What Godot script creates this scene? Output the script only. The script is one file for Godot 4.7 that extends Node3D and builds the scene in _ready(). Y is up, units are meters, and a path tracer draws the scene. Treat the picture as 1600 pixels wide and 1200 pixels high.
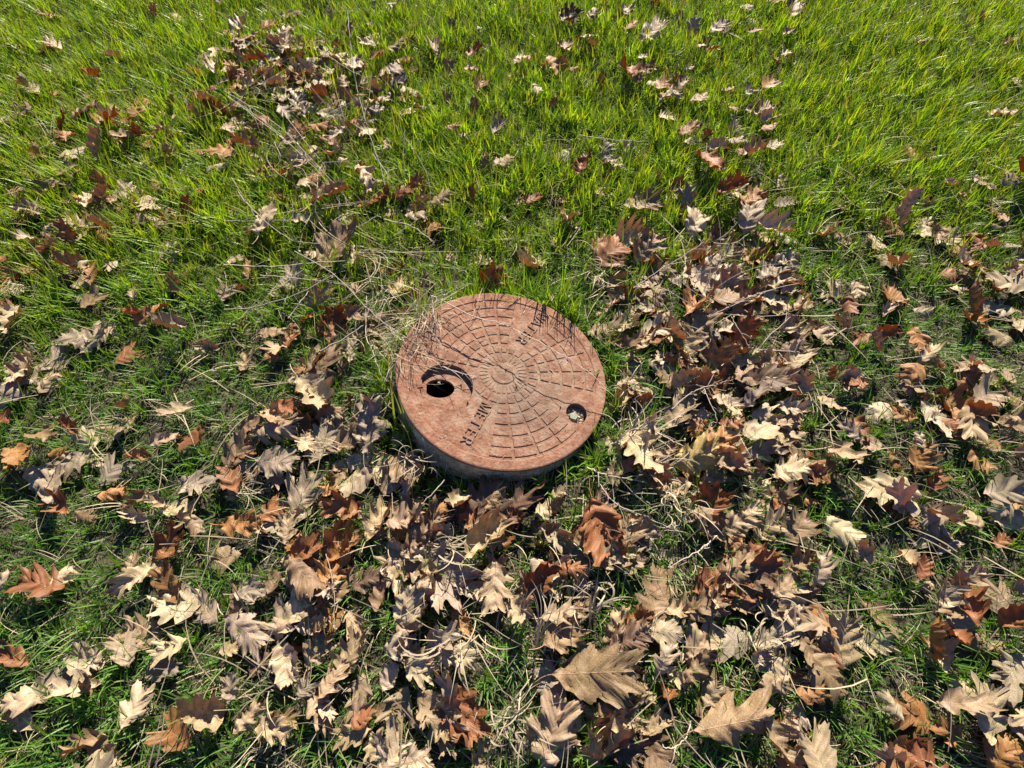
extends Node3D

const LID_AT := Vector3(-0.0205, 0.080, -0.7833)
const LID_R := 0.25
var lid_basis := Basis()
var hills := FastNoiseLite.new()
var patch := FastNoiseLite.new()
var warp := FastNoiseLite.new()
var taken := {}
var used_labels := {}
var placed_leaves := []
var last_roll := 0.0
var M := {}

# ---------------------------------------------------------------- naming
func numbered(called: String) -> String:
	var n: int = taken.get(called, 0)
	taken[called] = n + 1
	return called if n == 0 else "%s_%03d" % [called, n]

func tag(o: Node, label := "", category := "", group := "", kind := "") -> void:
	if label: o.set_meta("label", label)
	if category: o.set_meta("category", category)
	if group: o.set_meta("group", group)
	if kind: o.set_meta("kind", kind)

func mesh_node(called: String, mesh: Mesh, m: Material, parent: Node = self) -> MeshInstance3D:
	var o := MeshInstance3D.new()
	o.name = numbered(called) if parent == self else called
	o.mesh = mesh
	if m: o.material_override = m
	parent.add_child(o, true)
	return o

func gh(x: float, z: float) -> float:
	return hills.get_noise_2d(x, z) * 0.014

# ---------------------------------------------------------------- textures and materials
func grey(noise: FastNoiseLite, w: int, h: int) -> PackedByteArray:
	var im := noise.get_image(w, h, false, false, true)
	im.convert(Image.FORMAT_L8)
	return im.get_data()

func noise(seed_: int, freq: float, octaves := 4, type := FastNoiseLite.TYPE_SIMPLEX_SMOOTH) -> FastNoiseLite:
	var n := FastNoiseLite.new()
	n.noise_type = type
	n.seed = seed_
	n.frequency = freq
	n.fractal_octaves = octaves
	return n

func tex_of(data: PackedByteArray, w: int, h: int) -> ImageTexture:
	return ImageTexture.create_from_image(Image.create_from_data(w, h, false, Image.FORMAT_RGB8, data))

func vein_angle(s: float) -> float:
	return lerpf(1.25, 0.22, pow(clampf(s, 0, 1), 0.9))

func leaf_textures(seed_: int) -> Array:
	var w := 384
	var fine := grey(noise(seed_, 0.09, 4), w, w)
	var broad := grey(noise(seed_ + 1, 0.012, 3), w, w)
	var specks := grey(noise(seed_ + 2, 0.16, 2, FastNoiseLite.TYPE_CELLULAR), w, w)
	var v := PackedFloat32Array()
	v.resize(w * w)
	var rng := RandomNumberGenerator.new()
	rng.seed = seed_ * 31 + 5
	var draw := func(a: Vector2, b: Vector2, width: float, amount: float):
		var n := int(a.distance_to(b) * 1.2) + 1
		for k in n + 1:
			var p: Vector2 = a.lerp(b, float(k) / n)
			var ww: float = width * (1.0 - 0.6 * float(k) / n)
			var r := int(ceil(ww))
			for dy in range(-r, r + 1):
				for dx in range(-r, r + 1):
					var X := int(p.x) + dx
					var Y := int(p.y) + dy
					if X < 0 or Y < 0 or X >= w or Y >= w: continue
					var f: float = amount * clampf(1.2 - Vector2(dx, dy).length() / maxf(ww, 0.6), 0, 1)
					v[Y * w + X] = maxf(v[Y * w + X], f)
	draw.call(Vector2(0.5, 0) * w, Vector2(0.5, 1) * w, 3.0, 1.0)
	for side in [-1, 1]:
		for i in 8:
			var s := 0.06 + 0.105 * i + rng.randf_range(-0.015, 0.015)
			var an := vein_angle(s)
			var a := Vector2(0.5, s * 0.86) * w
			var ln := 0.42 * w * (0.55 + 0.45 * sin(PI * clampf(s + 0.1, 0, 1)))
			var b := a + Vector2(side * sin(an), cos(an)) * ln
			draw.call(a, b, 1.7, 0.75)
			for k in 4:
				var q := a.lerp(b, 0.25 + 0.18 * k)
				for e in [-1.0, 1.0]:
					var aa: float = an + e * 0.8
					draw.call(q, q + Vector2(side * sin(aa), cos(aa)) * w * 0.07, 0.8, 0.35)
	var rgb := PackedByteArray()
	rgb.resize(w * w * 3)
	var hgt := PackedByteArray()
	hgt.resize(w * w * 3)
	for i in w * w:
		var f := fine[i] / 255.0
		var b := broad[i] / 255.0
		var l := 0.62 + 0.22 * f + 0.20 * b
		if specks[i] < 42: l *= 0.80
		var vv := v[i]
		var warm := 1.0 - 0.10 * b
		l = lerpf(l, l * 1.16, vv * 0.75)
		rgb[i * 3] = int(clampf(l, 0, 1) * 255)
		rgb[i * 3 + 1] = int(clampf(l * (0.99 - 0.06 * (1 - warm) * 8.0 * 0.5), 0, 1) * 255)
		rgb[i * 3 + 2] = int(clampf(l * (0.98 - 0.10 * (1.0 - b)), 0, 1) * 255)
		var hh := int(clampf(0.35 + 0.30 * f + 0.45 * vv, 0, 1) * 255)
		hgt[i * 3] = hh
		hgt[i * 3 + 1] = hh
		hgt[i * 3 + 2] = hh
	var him := Image.create_from_data(w, w, false, Image.FORMAT_RGB8, hgt)
	him.bump_map_to_normal_map(3.0)
	return [tex_of(rgb, w, w), ImageTexture.create_from_image(him)]

func lid_texture() -> ImageTexture:
	var w := 640
	var a := grey(noise(71, 0.012, 5), w, w)
	var b := grey(noise(72, 0.05, 4), w, w)
	var c := grey(noise(73, 0.16, 3), w, w)
	var d := grey(noise(74, 0.022, 4), w, w)
	var rgb := PackedByteArray()
	rgb.resize(w * w * 3)
	for y in w:
		for x in w:
			var i := y * w + x
			var A := a[i] / 255.0
			var B := b[i] / 255.0
			var C := c[i] / 255.0
			var D := d[i] / 255.0
			var px := (x + 0.5) / w * 2.0 - 1.0
			var py := (y + 0.5) / w * 2.0 - 1.0
			var r := sqrt((px - 0.12) * (px - 0.12) + (py - 0.08) * (py - 0.08))
			var dust := clampf((1.0 - r) * 1.0 + (D - 0.5) * 1.6, 0, 1)
			var rust := Color(0.255, 0.122, 0.077)
			rust = rust.lerp(Color(0.290, 0.150, 0.097), A)
			var worn := Color(0.214, 0.157, 0.114).lerp(Color(0.288, 0.212, 0.155), A)
			var col := rust.lerp(worn, dust * 0.8)
			# dark grit held on the plates below the centre
			var q := exp(-((px - 0.22) * (px - 0.22) + (py - 0.36) * (py - 0.36)) / 0.075)
			col = col.lerp(Color(0.15, 0.105, 0.085), clampf(q * (B * 1.6 - 0.35), 0, 0.6))
			var grain := 0.74 + 0.34 * C + 0.42 * (B - 0.5) + 0.26 * (A - 0.5)
			if C < 0.30 and B < 0.5: grain *= 0.78
			grain *= 0.84 + 0.18 * smoothstep(0.30, 0.62, D)
			col = Color(col.r * grain, col.g * grain, col.b * grain).linear_to_srgb()
			rgb[i * 3] = int(clampf(col.r, 0, 1) * 255)
			rgb[i * 3 + 1] = int(clampf(col.g, 0, 1) * 255)
			rgb[i * 3 + 2] = int(clampf(col.b, 0, 1) * 255)
	return tex_of(rgb, w, w)

func ramp_texture(seed_: int, freq: float, oct: int, cols: Array, w := 512, type := FastNoiseLite.TYPE_SIMPLEX_SMOOTH) -> ImageTexture:
	var n := noise(seed_, freq, oct, type)
	var im := n.get_seamless_image(w, w, false, false, 0.15, true)
	im.convert(Image.FORMAT_L8)
	var g := im.get_data()
	var lut := PackedByteArray()
	for k in 256:
		var t := k / 255.0 * (cols.size() - 1)
		var i := mini(int(t), cols.size() - 2)
		var c: Color = cols[i].lerp(cols[i + 1], t - i)
		c = c.linear_to_srgb()
		lut.append_array([int(c.r * 255), int(c.g * 255), int(c.b * 255)])
	var rgb := PackedByteArray()
	rgb.resize(w * w * 3)
	for i in w * w:
		var k := g[i] * 3
		rgb[i * 3] = lut[k]
		rgb[i * 3 + 1] = lut[k + 1]
		rgb[i * 3 + 2] = lut[k + 2]
	return tex_of(rgb, w, w)

func normal_texture(seed_: int, freq: float, oct: int, strength: float, w := 512) -> ImageTexture:
	var n := noise(seed_, freq, oct)
	var im := n.get_seamless_image(w, w, false, false, 0.15, true)
	im.convert(Image.FORMAT_RGB8)
	im.bump_map_to_normal_map(strength)
	return ImageTexture.create_from_image(im)

func make_materials() -> void:
	for k in 3:
		var t := leaf_textures(100 + k * 10)
		var m := StandardMaterial3D.new()
		m.albedo_texture = t[0]
		m.normal_enabled = true
		m.normal_texture = t[1]
		m.normal_scale = 0.8
		m.vertex_color_use_as_albedo = true
		m.roughness = 0.56
		m.metallic_specular = 0.4
		m.cull_mode = BaseMaterial3D.CULL_DISABLED
		m.backlight_enabled = true
		m.backlight = Color(0.56, 0.34, 0.17)
		M["leaf%d" % k] = m
	var g := StandardMaterial3D.new()
	g.vertex_color_use_as_albedo = true
	g.roughness = 0.42
	g.metallic_specular = 0.4
	g.cull_mode = BaseMaterial3D.CULL_DISABLED
	g.backlight_enabled = true
	g.backlight = Color(1.0, 0.98, 0.35)
	M["grass"] = g
	var s := StandardMaterial3D.new()
	s.vertex_color_use_as_albedo = true
	s.roughness = 0.6
	s.metallic_specular = 0.35
	s.cull_mode = BaseMaterial3D.CULL_DISABLED
	s.backlight_enabled = true
	s.backlight = Color(0.5, 0.42, 0.28)
	M["straw"] = s
	var t2 := StandardMaterial3D.new()
	t2.vertex_color_use_as_albedo = true
	t2.roughness = 0.75
	M["stem"] = t2
	var l := StandardMaterial3D.new()
	l.albedo_texture = lid_texture()
	l.uv1_triplanar = true
	l.uv1_scale = Vector3(2, 2, 2)
	l.uv1_offset = Vector3(0.5, 0.5, 0.5)
	l.normal_enabled = true
	l.normal_texture = normal_texture(81, 0.10, 4, 6.0)
	l.normal_scale = 0.22
	l.roughness = 0.86
	l.metallic_specular = 0.25
	M["rust"] = l
	var c := StandardMaterial3D.new()
	c.albedo_texture = ramp_texture(91, 0.02, 5, [Color(0.16, 0.14, 0.08), Color(0.36, 0.32, 0.20), Color(0.52, 0.46, 0.33), Color(0.62, 0.56, 0.43)])
	c.uv1_triplanar = true
	c.uv1_scale = Vector3(5, 5, 5)
	c.normal_enabled = true
	c.normal_texture = normal_texture(92, 0.05, 5, 10.0)
	c.roughness = 0.95
	M["mossy"] = c
	var b := StandardMaterial3D.new()
	b.albedo_texture = ramp_texture(95, 0.03, 4, [Color(0.11, 0.12, 0.08), Color(0.20, 0.215, 0.15), Color(0.30, 0.31, 0.23)], 256)
	b.uv1_triplanar = true
	b.uv1_scale = Vector3(20, 20, 20)
	b.roughness = 0.7
	M["bolt"] = b
	var e := StandardMaterial3D.new()
	e.albedo_texture = ramp_texture(97, 0.035, 5, [Color(0.012, 0.012, 0.006), Color(0.03, 0.027, 0.014), Color(0.055, 0.05, 0.024), Color(0.11, 0.09, 0.05)])
	e.uv1_triplanar = true
	e.uv1_world_triplanar = true
	e.uv1_scale = Vector3(1.7, 1.7, 1.7)
	e.normal_enabled = true
	e.normal_texture = normal_texture(98, 0.06, 5, 12.0)
	e.roughness = 1.0
	M["soil"] = e

# ---------------------------------------------------------------- ground
func build_ground() -> void:
	var xs := PackedFloat32Array()
	var x := 0.0
	var step := 0.05
	while x < 90.0:
		xs.append(x)
		if x > 3.6: step *= 1.22
		x += step
	xs.append(90.0)
	var line := PackedFloat32Array()
	for i in range(xs.size() - 1, 0, -1): line.append(-xs[i])
	line.append_array(xs)
	var n := line.size()
	var st := SurfaceTool.new()
	st.begin(Mesh.PRIMITIVE_TRIANGLES)
	for j in n:
		for i in n:
			st.add_vertex(Vector3(line[i], gh(line[i], line[j] - 1.2), line[j] - 1.2))
	for j in n - 1:
		for i in n - 1:
			var a := j * n + i
			for k in [a, a + 1, a + n, a + 1, a + n + 1, a + n]: st.add_index(k)
	st.generate_normals()
	tag(mesh_node("ground", st.commit(), M["soil"]), "", "", "", "structure")

# ---------------------------------------------------------------- the lid and its pit
func lid_point(r: float, deg: float, y := 0.0) -> Vector3:
	var a := deg_to_rad(deg)
	return Vector3(cos(a) * r, y, -sin(a) * r)

func sector_mesh(r0: float, r1: float, a0: float, a1: float, top: float, bottom: float, gap := 0.0026) -> ArrayMesh:
	var st := SurfaceTool.new()
	st.begin(Mesh.PRIMITIVE_TRIANGLES)
	st.set_smooth_group(-1)
	var loops := []
	var n := maxi(2, int((a1 - a0) / 6.0) + 1)
	for lv in [[gap, bottom], [gap + 0.0005, top - 0.0012], [gap + 0.0017, top]]:
		var g: float = lv[0]
		var loop := []
		for k in n + 1:
			var da := rad_to_deg(g / r0)
			loop.append(lid_point(r0 + g, lerpf(a0 + da, a1 - da, float(k) / n), lv[1]))
		for k in n + 1:
			var db := rad_to_deg(g / r1)
			loop.append(lid_point(r1 - g, lerpf(a1 - db, a0 + db, float(k) / n), lv[1]))
		loops.append(loop)
	var m: int = loops[0].size()
	for q in 2:
		for k in m:
			var a: Vector3 = loops[q][k]
			var b: Vector3 = loops[q][(k + 1) % m]
			var c: Vector3 = loops[q + 1][k]
			var d: Vector3 = loops[q + 1][(k + 1) % m]
			for v in [a, b, c, b, d, c]: st.add_vertex(v)
	var t: Array = loops[2]
	for k in n:
		for v in [t[k], t[k + 1], t[m - 1 - k], t[k + 1], t[m - 2 - k], t[m - 1 - k]]: st.add_vertex(v)
	st.generate_normals()
	return st.commit()

func disc_mesh(r: float, top: float, bottom: float) -> ArrayMesh:
	var st := SurfaceTool.new()
	st.begin(Mesh.PRIMITIVE_TRIANGLES)
	st.set_smooth_group(-1)
	var n := 40
	for k in n:
		var a := 360.0 * k / n
		var b := 360.0 * (k + 1) / n
		var p := [lid_point(r, a, bottom), lid_point(r, b, bottom), lid_point(r - 0.0004, a, top - 0.0008), lid_point(r - 0.0004, b, top - 0.0008), lid_point(r - 0.002, a, top), lid_point(r - 0.002, b, top)]
		for v in [p[0], p[1], p[2], p[1], p[3], p[2], p[2], p[3], p[4], p[3], p[5], p[4], p[4], p[5], Vector3(0, top, 0)]: st.add_vertex(v)
	st.generate_normals()
	return st.commit()

func cast_letters(lid: Node3D, word: String, from_r: float, to_r: float, from_deg: float, to_deg: float) -> void:
	var a := lid_point(from_r, from_deg)
	var b := lid_point(to_r, to_deg)
	var d := (b - a).normalized()
	var u := Vector3(0, 1, 0).cross(d).normalized()
	for i in word.length():
		var tm := TextMesh.new()
		tm.text = word[i]
		var f := SystemFont.new()
		f.font_names = PackedStringArray(["Droid Sans"])
		f.font_weight = 500
		tm.font = f
		tm.font_size = 32
		tm.pixel_size = 0.00104
		tm.depth = 0.0026
		tm.curve_step = 3.0
		var o := mesh_node("raised_letter", tm, M["rust"], lid)
		var p := a.lerp(b, float(i) / (word.length() - 1))
		o.transform = Transform3D(Basis(d, u, Vector3.UP), p + Vector3(0, -0.0007, 0))

func build_lid() -> void:
	var n := Vector3(0.1488, 0.9887, 0.0188).normalized()
	var e1 := (Vector3.RIGHT - n * n.x).normalized()
	lid_basis = Basis(e1, n, e1.cross(n))
	var ring := Node3D.new()
	ring.name = numbered("meter_pit")
	add_child(ring)
	ring.transform = Transform3D(lid_basis, LID_AT)
	tag(ring, "mossy rough pit wall rising from the ground under the rusty lid", "meter pit")
	var rn := noise(5, 9.0, 4)
	var st := SurfaceTool.new()
	st.begin(Mesh.PRIMITIVE_TRIANGLES)
	var nn := 150
	var prof := [[0.224, -0.0135], [0.2420, -0.0135], [0.2450, -0.017], [0.2455, -0.026], [0.247, -0.036], [0.2455, -0.044], [0.2455, -0.052], [0.247, -0.062], [0.246, -0.072], [0.248, -0.085], [0.247, -0.10], [0.249, -0.14], [0.249, -0.26], [0.224, -0.26], [0.224, -0.14], [0.224, -0.0135]]
	for k in nn + 1:
		for j in prof.size():
			var a := 360.0 * (k % nn) / nn
			var r: float = prof[j][0]
			var y: float = prof[j][1]
			var p := lid_point(r, a, y)
			if j > 1 and j < 12:
				var rough := rn.get_noise_3d(p.x * 3.0, p.y * 9.0, p.z * 3.0)
				var course := absf(fmod(absf(y) * 62.0 + 0.2 * rn.get_noise_2d(a * 0.04, 3.0), 1.0) - 0.5)
				r += rough * 0.0085 - 0.004 * (1.0 if course < 0.13 else 0.0)
			st.add_vertex(lid_point(r, a, y))
	for k in nn:
		for j in prof.size() - 1:
			var a := k * prof.size() + j
			var b := a + prof.size()
			for v in [a, a + 1, b, a + 1, b + 1, b]: st.add_index(v)
	st.generate_normals()
	mesh_node("pit_wall", st.commit(), M["mossy"], ring)

	var lid := Node3D.new()
	lid.name = numbered("utility_cover")
	add_child(lid)
	lid.transform = Transform3D(lid_basis, LID_AT)
	tag(lid, "round rusty iron water meter cover with raised plates and keyhole recess", "manhole cover")
	var csg := CSGCombiner3D.new()
	csg.name = "lid_plate"
	lid.add_child(csg)
	csg.material_override = M["rust"]
	var body := CSGPolygon3D.new()
	body.name = "lid_body"
	body.mode = CSGPolygon3D.MODE_SPIN
	body.spin_sides = 128
	body.polygon = PackedVector2Array([Vector2(0.0, -0.024), Vector2(0.216, -0.024), Vector2(0.220, -0.0095), Vector2(0.249, -0.0095), Vector2(0.25, -0.0030), Vector2(0.2488, -0.001), Vector2(0.2462, 0.0), Vector2(0.2262, 0.0), Vector2(0.2240, -0.0019), Vector2(0.0, -0.0019)])
	csg.add_child(body)
	var kc := Vector3(-0.525 * LID_R, 0, 0.19 * LID_R)
	var key := CSGCylinder3D.new()
	key.name = "recess_cut"
	key.operation = CSGShape3D.OPERATION_SUBTRACTION
	key.radius = 0.0615
	key.height = 0.06
	key.sides = 64
	key.position = kc + Vector3(0, 0.030 - 0.0165, 0)
	csg.add_child(key)
	var hole := CSGPolygon3D.new()
	hole.name = "reader_hole_cut"
	hole.operation = CSGShape3D.OPERATION_SUBTRACTION
	var pts := PackedVector2Array()
	for k in 40:
		var an := TAU * k / 40.0
		pts.append(Vector2(maxf(cos(an) * 0.0345, -0.030), sin(an) * 0.0255))
	hole.polygon = pts
	hole.depth = 0.1
	hole.transform = Transform3D(Basis(Vector3.RIGHT, deg_to_rad(-90)).rotated(Vector3.UP, deg_to_rad(4)), kc + Vector3(-0.0150, 0.02, -0.0015))
	csg.add_child(hole)
	var bc := Vector3(0.688 * LID_R, 0, 0.372 * LID_R)
	var bolt_cut := CSGCylinder3D.new()
	bolt_cut.name = "bolt_cut"
	bolt_cut.operation = CSGShape3D.OPERATION_SUBTRACTION
	bolt_cut.radius = 0.0255
	bolt_cut.height = 0.06
	bolt_cut.sides = 40
	bolt_cut.scale = Vector3(0.96, 1, 1.06)
	bolt_cut.position = bc + Vector3(0, 0.03 - 0.017, 0)
	csg.add_child(bolt_cut)
	mesh_node("centre_plate", disc_mesh(0.0295, 0.0000, -0.003), M["rust"], lid)
	for k in 30:
		mesh_node("raised_plate", sector_mesh(0.0345, 0.0585, k * 12.0 + 2.0, k * 12.0 + 14.0, -0.0009, -0.003, 0.0013), M["rust"], lid)
	var inside := func(r: float, deg: float) -> bool:
		var p := lid_point(r, deg)
		return p.distance_to(kc) < 0.0645 or p.distance_to(bc) < 0.029
	for k in 24:
		var a0 := k * 15.0 + 6.4
		if inside.call(0.072, a0 + 3.0) or inside.call(0.084, a0 + 12.0) or inside.call(0.084, a0 + 3.0): continue
		mesh_node("raised_plate", sector_mesh(0.0595, 0.0855, a0, a0 + 15.0, -0.0004, -0.003, 0.0019), M["rust"], lid)
	var rng2 := RandomNumberGenerator.new()
	rng2.seed = 31
	var rows := [0.0865, 0.1125, 0.1405, 0.1690, 0.1970, 0.2215]
	for sec in [[-98.6, 4], [-8.6, 4], [81.4, 6]]:
		for c in int(sec[1]):
			for q in 5:
				var a0: float = sec[0] + c * 15.0
				var bad := false
				for rr in [rows[q], rows[q + 1]]:
					for aa in [a0 + 1.5, a0 + 7.5, a0 + 13.5]:
						if inside.call(rr, aa): bad = true
				if bad: continue
				mesh_node("raised_plate", sector_mesh(rows[q], rows[q + 1], a0, a0 + 15.0, rng2.randf_range(-0.0004, 0.0001), -0.003), M["rust"], lid)
	# small outlined lug at the outer side of the recess
	mesh_node("recess_lug", sector_mesh(0.190, 0.207, 190.0, 197.5, 0.0, -0.004, 0.0012), M["rust"], lid)
	cast_letters(lid, "WATER", 0.833 * LID_R, 0.455 * LID_R, 62.3, 66.8)
	cast_letters(lid, "METER", 0.42 * LID_R, 0.795 * LID_R, -113.6, -113.4)
	# clippings and crumbs that have blown onto the lid
	var cs := SurfaceTool.new()
	cs.begin(Mesh.PRIMITIVE_TRIANGLES)
	cs.set_smooth_group(-1)
	for k in 130:
		var rr := LID_R * 0.97 * sqrt(rng2.randf())
		if k > 60: rr = LID_R * rng2.randf_range(0.80, 0.90)
		var p := lid_point(rr, rng2.randf() * 360.0, 0.0008)
		if p.distance_to(kc) < 0.068 or p.distance_to(bc) < 0.03: continue
		var ang := rng2.randf() * TAU
		var hl := rng2.randf_range(0.0008, 0.0022) if rng2.randf() < 0.8 else rng2.randf_range(0.004, 0.009)
		var q := Vector3(cos(ang), rng2.randf_range(-0.05, 0.15), sin(ang)) * hl
		var s := Vector3(-q.z, 0.0, q.x).normalized() * rng2.randf_range(0.0004, 0.0009)
		var up := Vector3(0, 0.0006, 0)
		cs.set_color(Color(0.12, 0.085, 0.05).lerp(Color(0.50, 0.43, 0.30), rng2.randf()))
		for v in [p - q - s, p - q + s, p + q + up, p - q + s, p + q + s, p + q + up, p - q - s, p + q + up, p + q - s]: cs.add_vertex(v)
	cs.generate_normals()
	var crumbs := mesh_node("grass_clippings", cs.commit(), M["stem"])
	crumbs.transform = Transform3D(lid_basis, LID_AT)
	tag(crumbs, "crumbs of dry grass and grit scattered on the rusty cover", "litter", "", "stuff")
	# bolt and the litter held round it
	var bolt := Node3D.new()
	bolt.name = "bolt"
	lid.add_child(bolt)
	bolt.position = bc + Vector3(-0.0065, -0.017, 0.0065)
	tag(bolt, "pale grey-green pentagon bolt head")
	var cyl := CylinderMesh.new()
	cyl.top_radius = 0.0105
	cyl.bottom_radius = 0.0118
	cyl.height = 0.011
	cyl.radial_segments = 5
	cyl.rings = 1
	var head := mesh_node("bolt_head", cyl, M["bolt"], bolt)
	head.position.y = 0.0085
	head.rotation.y = 0.4
	var w := CylinderMesh.new()
	w.top_radius = 0.0135
	w.bottom_radius = 0.0145
	w.height = 0.003
	w.radial_segments = 24
	mesh_node("washer", w, M["bolt"], bolt).position.y = 0.0015
	var rng := RandomNumberGenerator.new()
	rng.seed = 77
	var ds := SurfaceTool.new()
	ds.begin(Mesh.PRIMITIVE_TRIANGLES)
	ds.set_smooth_group(-1)
	for k in 260:
		var rr := 0.0225 * sqrt(rng.randf())
		var p := bc + lid_point(rr, rng.randf() * 360.0, -0.0165 + rng.randf() * 0.004)
		if Vector2(p.x - bc.x + 0.0065, p.z - bc.z - 0.0065).length() < 0.011: continue
		var q := Vector3(rng.randf_range(-1, 1), rng.randf_range(-0.2, 0.5), rng.randf_range(-1, 1)) * rng.randf_range(0.001, 0.0042)
		var s := Vector3(-q.z, 0.0006, q.x) * rng.randf_range(0.25, 0.6)
		var col := Color(0.12, 0.08, 0.05).lerp(Color(0.48, 0.38, 0.26), pow(rng.randf(), 1.4))
		ds.set_color(col)
		for v in [p - q - s, p - q + s, p + q + s, p - q - s, p + q + s, p + q - s]: ds.add_vertex(v)
	ds.generate_normals()
	tag(mesh_node("litter_crumbs", ds.commit(), M["stem"], lid), "", "", "", "stuff")

# ---------------------------------------------------------------- leaves
func leaf_mesh(rng: RandomNumberGenerator, ln: float, pose: String, tint: Color, fine := true) -> ArrayMesh:
	var lobes := [3 if rng.randf() < 0.7 else 2, 0]
	lobes[1] = lobes[0] + (1 if lobes[0] == 2 and rng.randf() < 0.5 else 0)
	var sinus := rng.randf_range(0.16, 0.50)
	var wide := rng.randf_range(0.50, 0.68)
	var torn := rng.randf() < 0.25
	var ns := 42 if fine else 24
	var nt := 4 if fine else 2
	# how the dry blade has bent
	var roll := 0.0
	var bend := 0.0
	var fold := rng.randf_range(0.05, 0.3)
	match pose:
		"f":
			roll = rng.randf_range(-0.8, 0.8)
			bend = rng.randf_range(-0.4, 0.4)
		"c":
			roll = rng.randf_range(0.9, 3.0) * (1.0 if rng.randf() < 0.72 else -1.0)
			bend = rng.randf_range(-1.3, 1.3)
		"a":
			roll = rng.randf_range(-2.6, -1.6)
			bend = rng.randf_range(-1.4, -0.8)
		"u":
			roll = rng.randf_range(0.6, 2.6) * (1.0 if rng.randf() < 0.5 else -1.0)
			bend = rng.randf_range(-1.1, 1.1)
		"h":
			roll = rng.randf_range(5.0, 8.0) * (1.0 if rng.randf() < 0.6 else -1.0)
			bend = rng.randf_range(-0.7, 0.7)
			fold = 0.1
	last_roll = roll
	var twist := rng.randf_range(-0.9, 0.9)
	var off := rng.randf() * 100.0
	var tipcurl := rng.randf_range(-1.6, 2.4)
	if pose == "f": tipcurl *= 0.5
	var wav := rng.randf_range(0.035, 0.105) * (0.65 if pose == "f" else 1.0)
	var s_from := 0.0
	var s_to := 1.0
	if rng.randf() < 0.16:
		if rng.randf() < 0.5: s_from = rng.randf_range(0.18, 0.42)
		else: s_to = rng.randf_range(0.55, 0.8)
	var st := SurfaceTool.new()
	st.begin(Mesh.PRIMITIVE_TRIANGLES)
	var base := 0
	for si in 2:
		var side := -1.0 if si == 0 else 1.0
		var nl: int = lobes[si]
		var shift := rng.randf_range(-0.02, 0.02)
		var sizes := []
		for k in nl + 1: sizes.append(rng.randf_range(0.82, 1.12))
		for i in ns + 1:
			var s := lerpf(s_from, s_to, float(i) / ns)
			var env := wide * pow(sin(PI * pow(clampf(s * 0.93 + 0.02, 0, 1), 0.82)), 0.62) * (0.72 + 0.5 * s)
			if s > 0.8: env = lerpf(env, 0.12, (s - 0.8) / 0.2)
			var u := (s + shift - 0.10) / 0.74 * nl
			var prof := 1.0
			if s < 0.08:
				prof = 0.35 * s / 0.08
			elif u < nl:
				var fr := u - floorf(u) if u > 0 else 0.0
				var d := absf(fr - 0.55) / (0.55 if fr < 0.55 else 0.45)
				var teeth := 0.13 * maxf(0.0, 1.0 - absf(d - 0.46) / 0.13) + 0.16 * maxf(0.0, 1.0 - d / 0.16)
				prof = (0.90 - sinus * smoothstep(0.10, 0.95, d) + teeth) * float(sizes[clampi(int(u), 0, nl)])
			else:
				var d2 := absf(s - 0.93) / 0.09
				prof = 1.0 - 0.45 * clampf(d2, 0, 1)
			var reach := env * prof
			if torn and si == 0: reach *= 0.75 + 0.25 * warp.get_noise_1d(s * 260.0 + off)
			var an := vein_angle(s)
			for j in nt + 1:
				var t := float(j) / nt
				var fx := side * reach * t * sin(an)
				var fy := s * 0.86 + reach * t * cos(an) * (0.9 if s < 0.98 else 1.0)
				# across: fold at the midrib, then a roll that changes along the blade
				var kap := roll * (0.75 + 0.5 * warp.get_noise_1d(fy * 90.0 + off * 7.0)) * (1.0 + 0.35 * side * sin(off))
				var th := kap * absf(fx) + fold
				var ax := absf(fx)
				var lx := 0.0
				var lz := 0.0
				if absf(kap) > 0.05:
					lx = (sin(th) - sin(fold)) / kap
					lz = (cos(fold) - cos(th)) / kap
				else:
					lx = ax * cos(fold)
					lz = ax * sin(fold)
				lz += wav * warp.get_noise_2d(fx * 190.0 + off * 3.0, fy * 190.0) * (0.35 + t) * 1.6
				lz += 0.014 * warp.get_noise_2d(fx * 600.0, fy * 600.0 + off)
				lz += tipcurl * 0.16 * pow(t, 3.0) * reach
				lx *= side
				# along: bend and twist
				var tw := twist * (fy - 0.4)
				var x2 := lx * cos(tw) - lz * sin(tw)
				var z2 := lx * sin(tw) + lz * cos(tw)
				var cy := fy - 0.45
				var py := cy
				var pz := 0.0
				var ph := bend * cy
				if absf(bend) > 0.05:
					py = sin(ph) / bend
					pz = (1.0 - cos(ph)) / bend
				var p := Vector3(x2, pz + z2 * cos(ph), -(py - z2 * sin(ph)))
				var shade := 0.86 + 0.28 * (0.5 + 0.5 * warp.get_noise_2d(fx * 120.0 + off * 11.0, fy * 120.0))
				var edge := 1.0 - 0.16 * pow(t, 4.0)
				st.set_color(Color(tint.r * shade * edge, tint.g * shade * edge * (0.97 + 0.03 * t), tint.b * shade * edge, 1))
				st.set_uv(Vector2(0.5 + fx, clampf(fy, 0, 1)))
				st.add_vertex(p * ln)
		for i in ns:
			for j in nt:
				var a := base + i * (nt + 1) + j
				var b := a + nt + 1
				var q := [a, a + 1, b, a + 1, b + 1, b]
				if si == 0: q = [a, b, a + 1, a + 1, b, b + 1]
				for k in q: st.add_index(k)
		base += (ns + 1) * (nt + 1)
	st.generate_normals()
	return st.commit()

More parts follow.
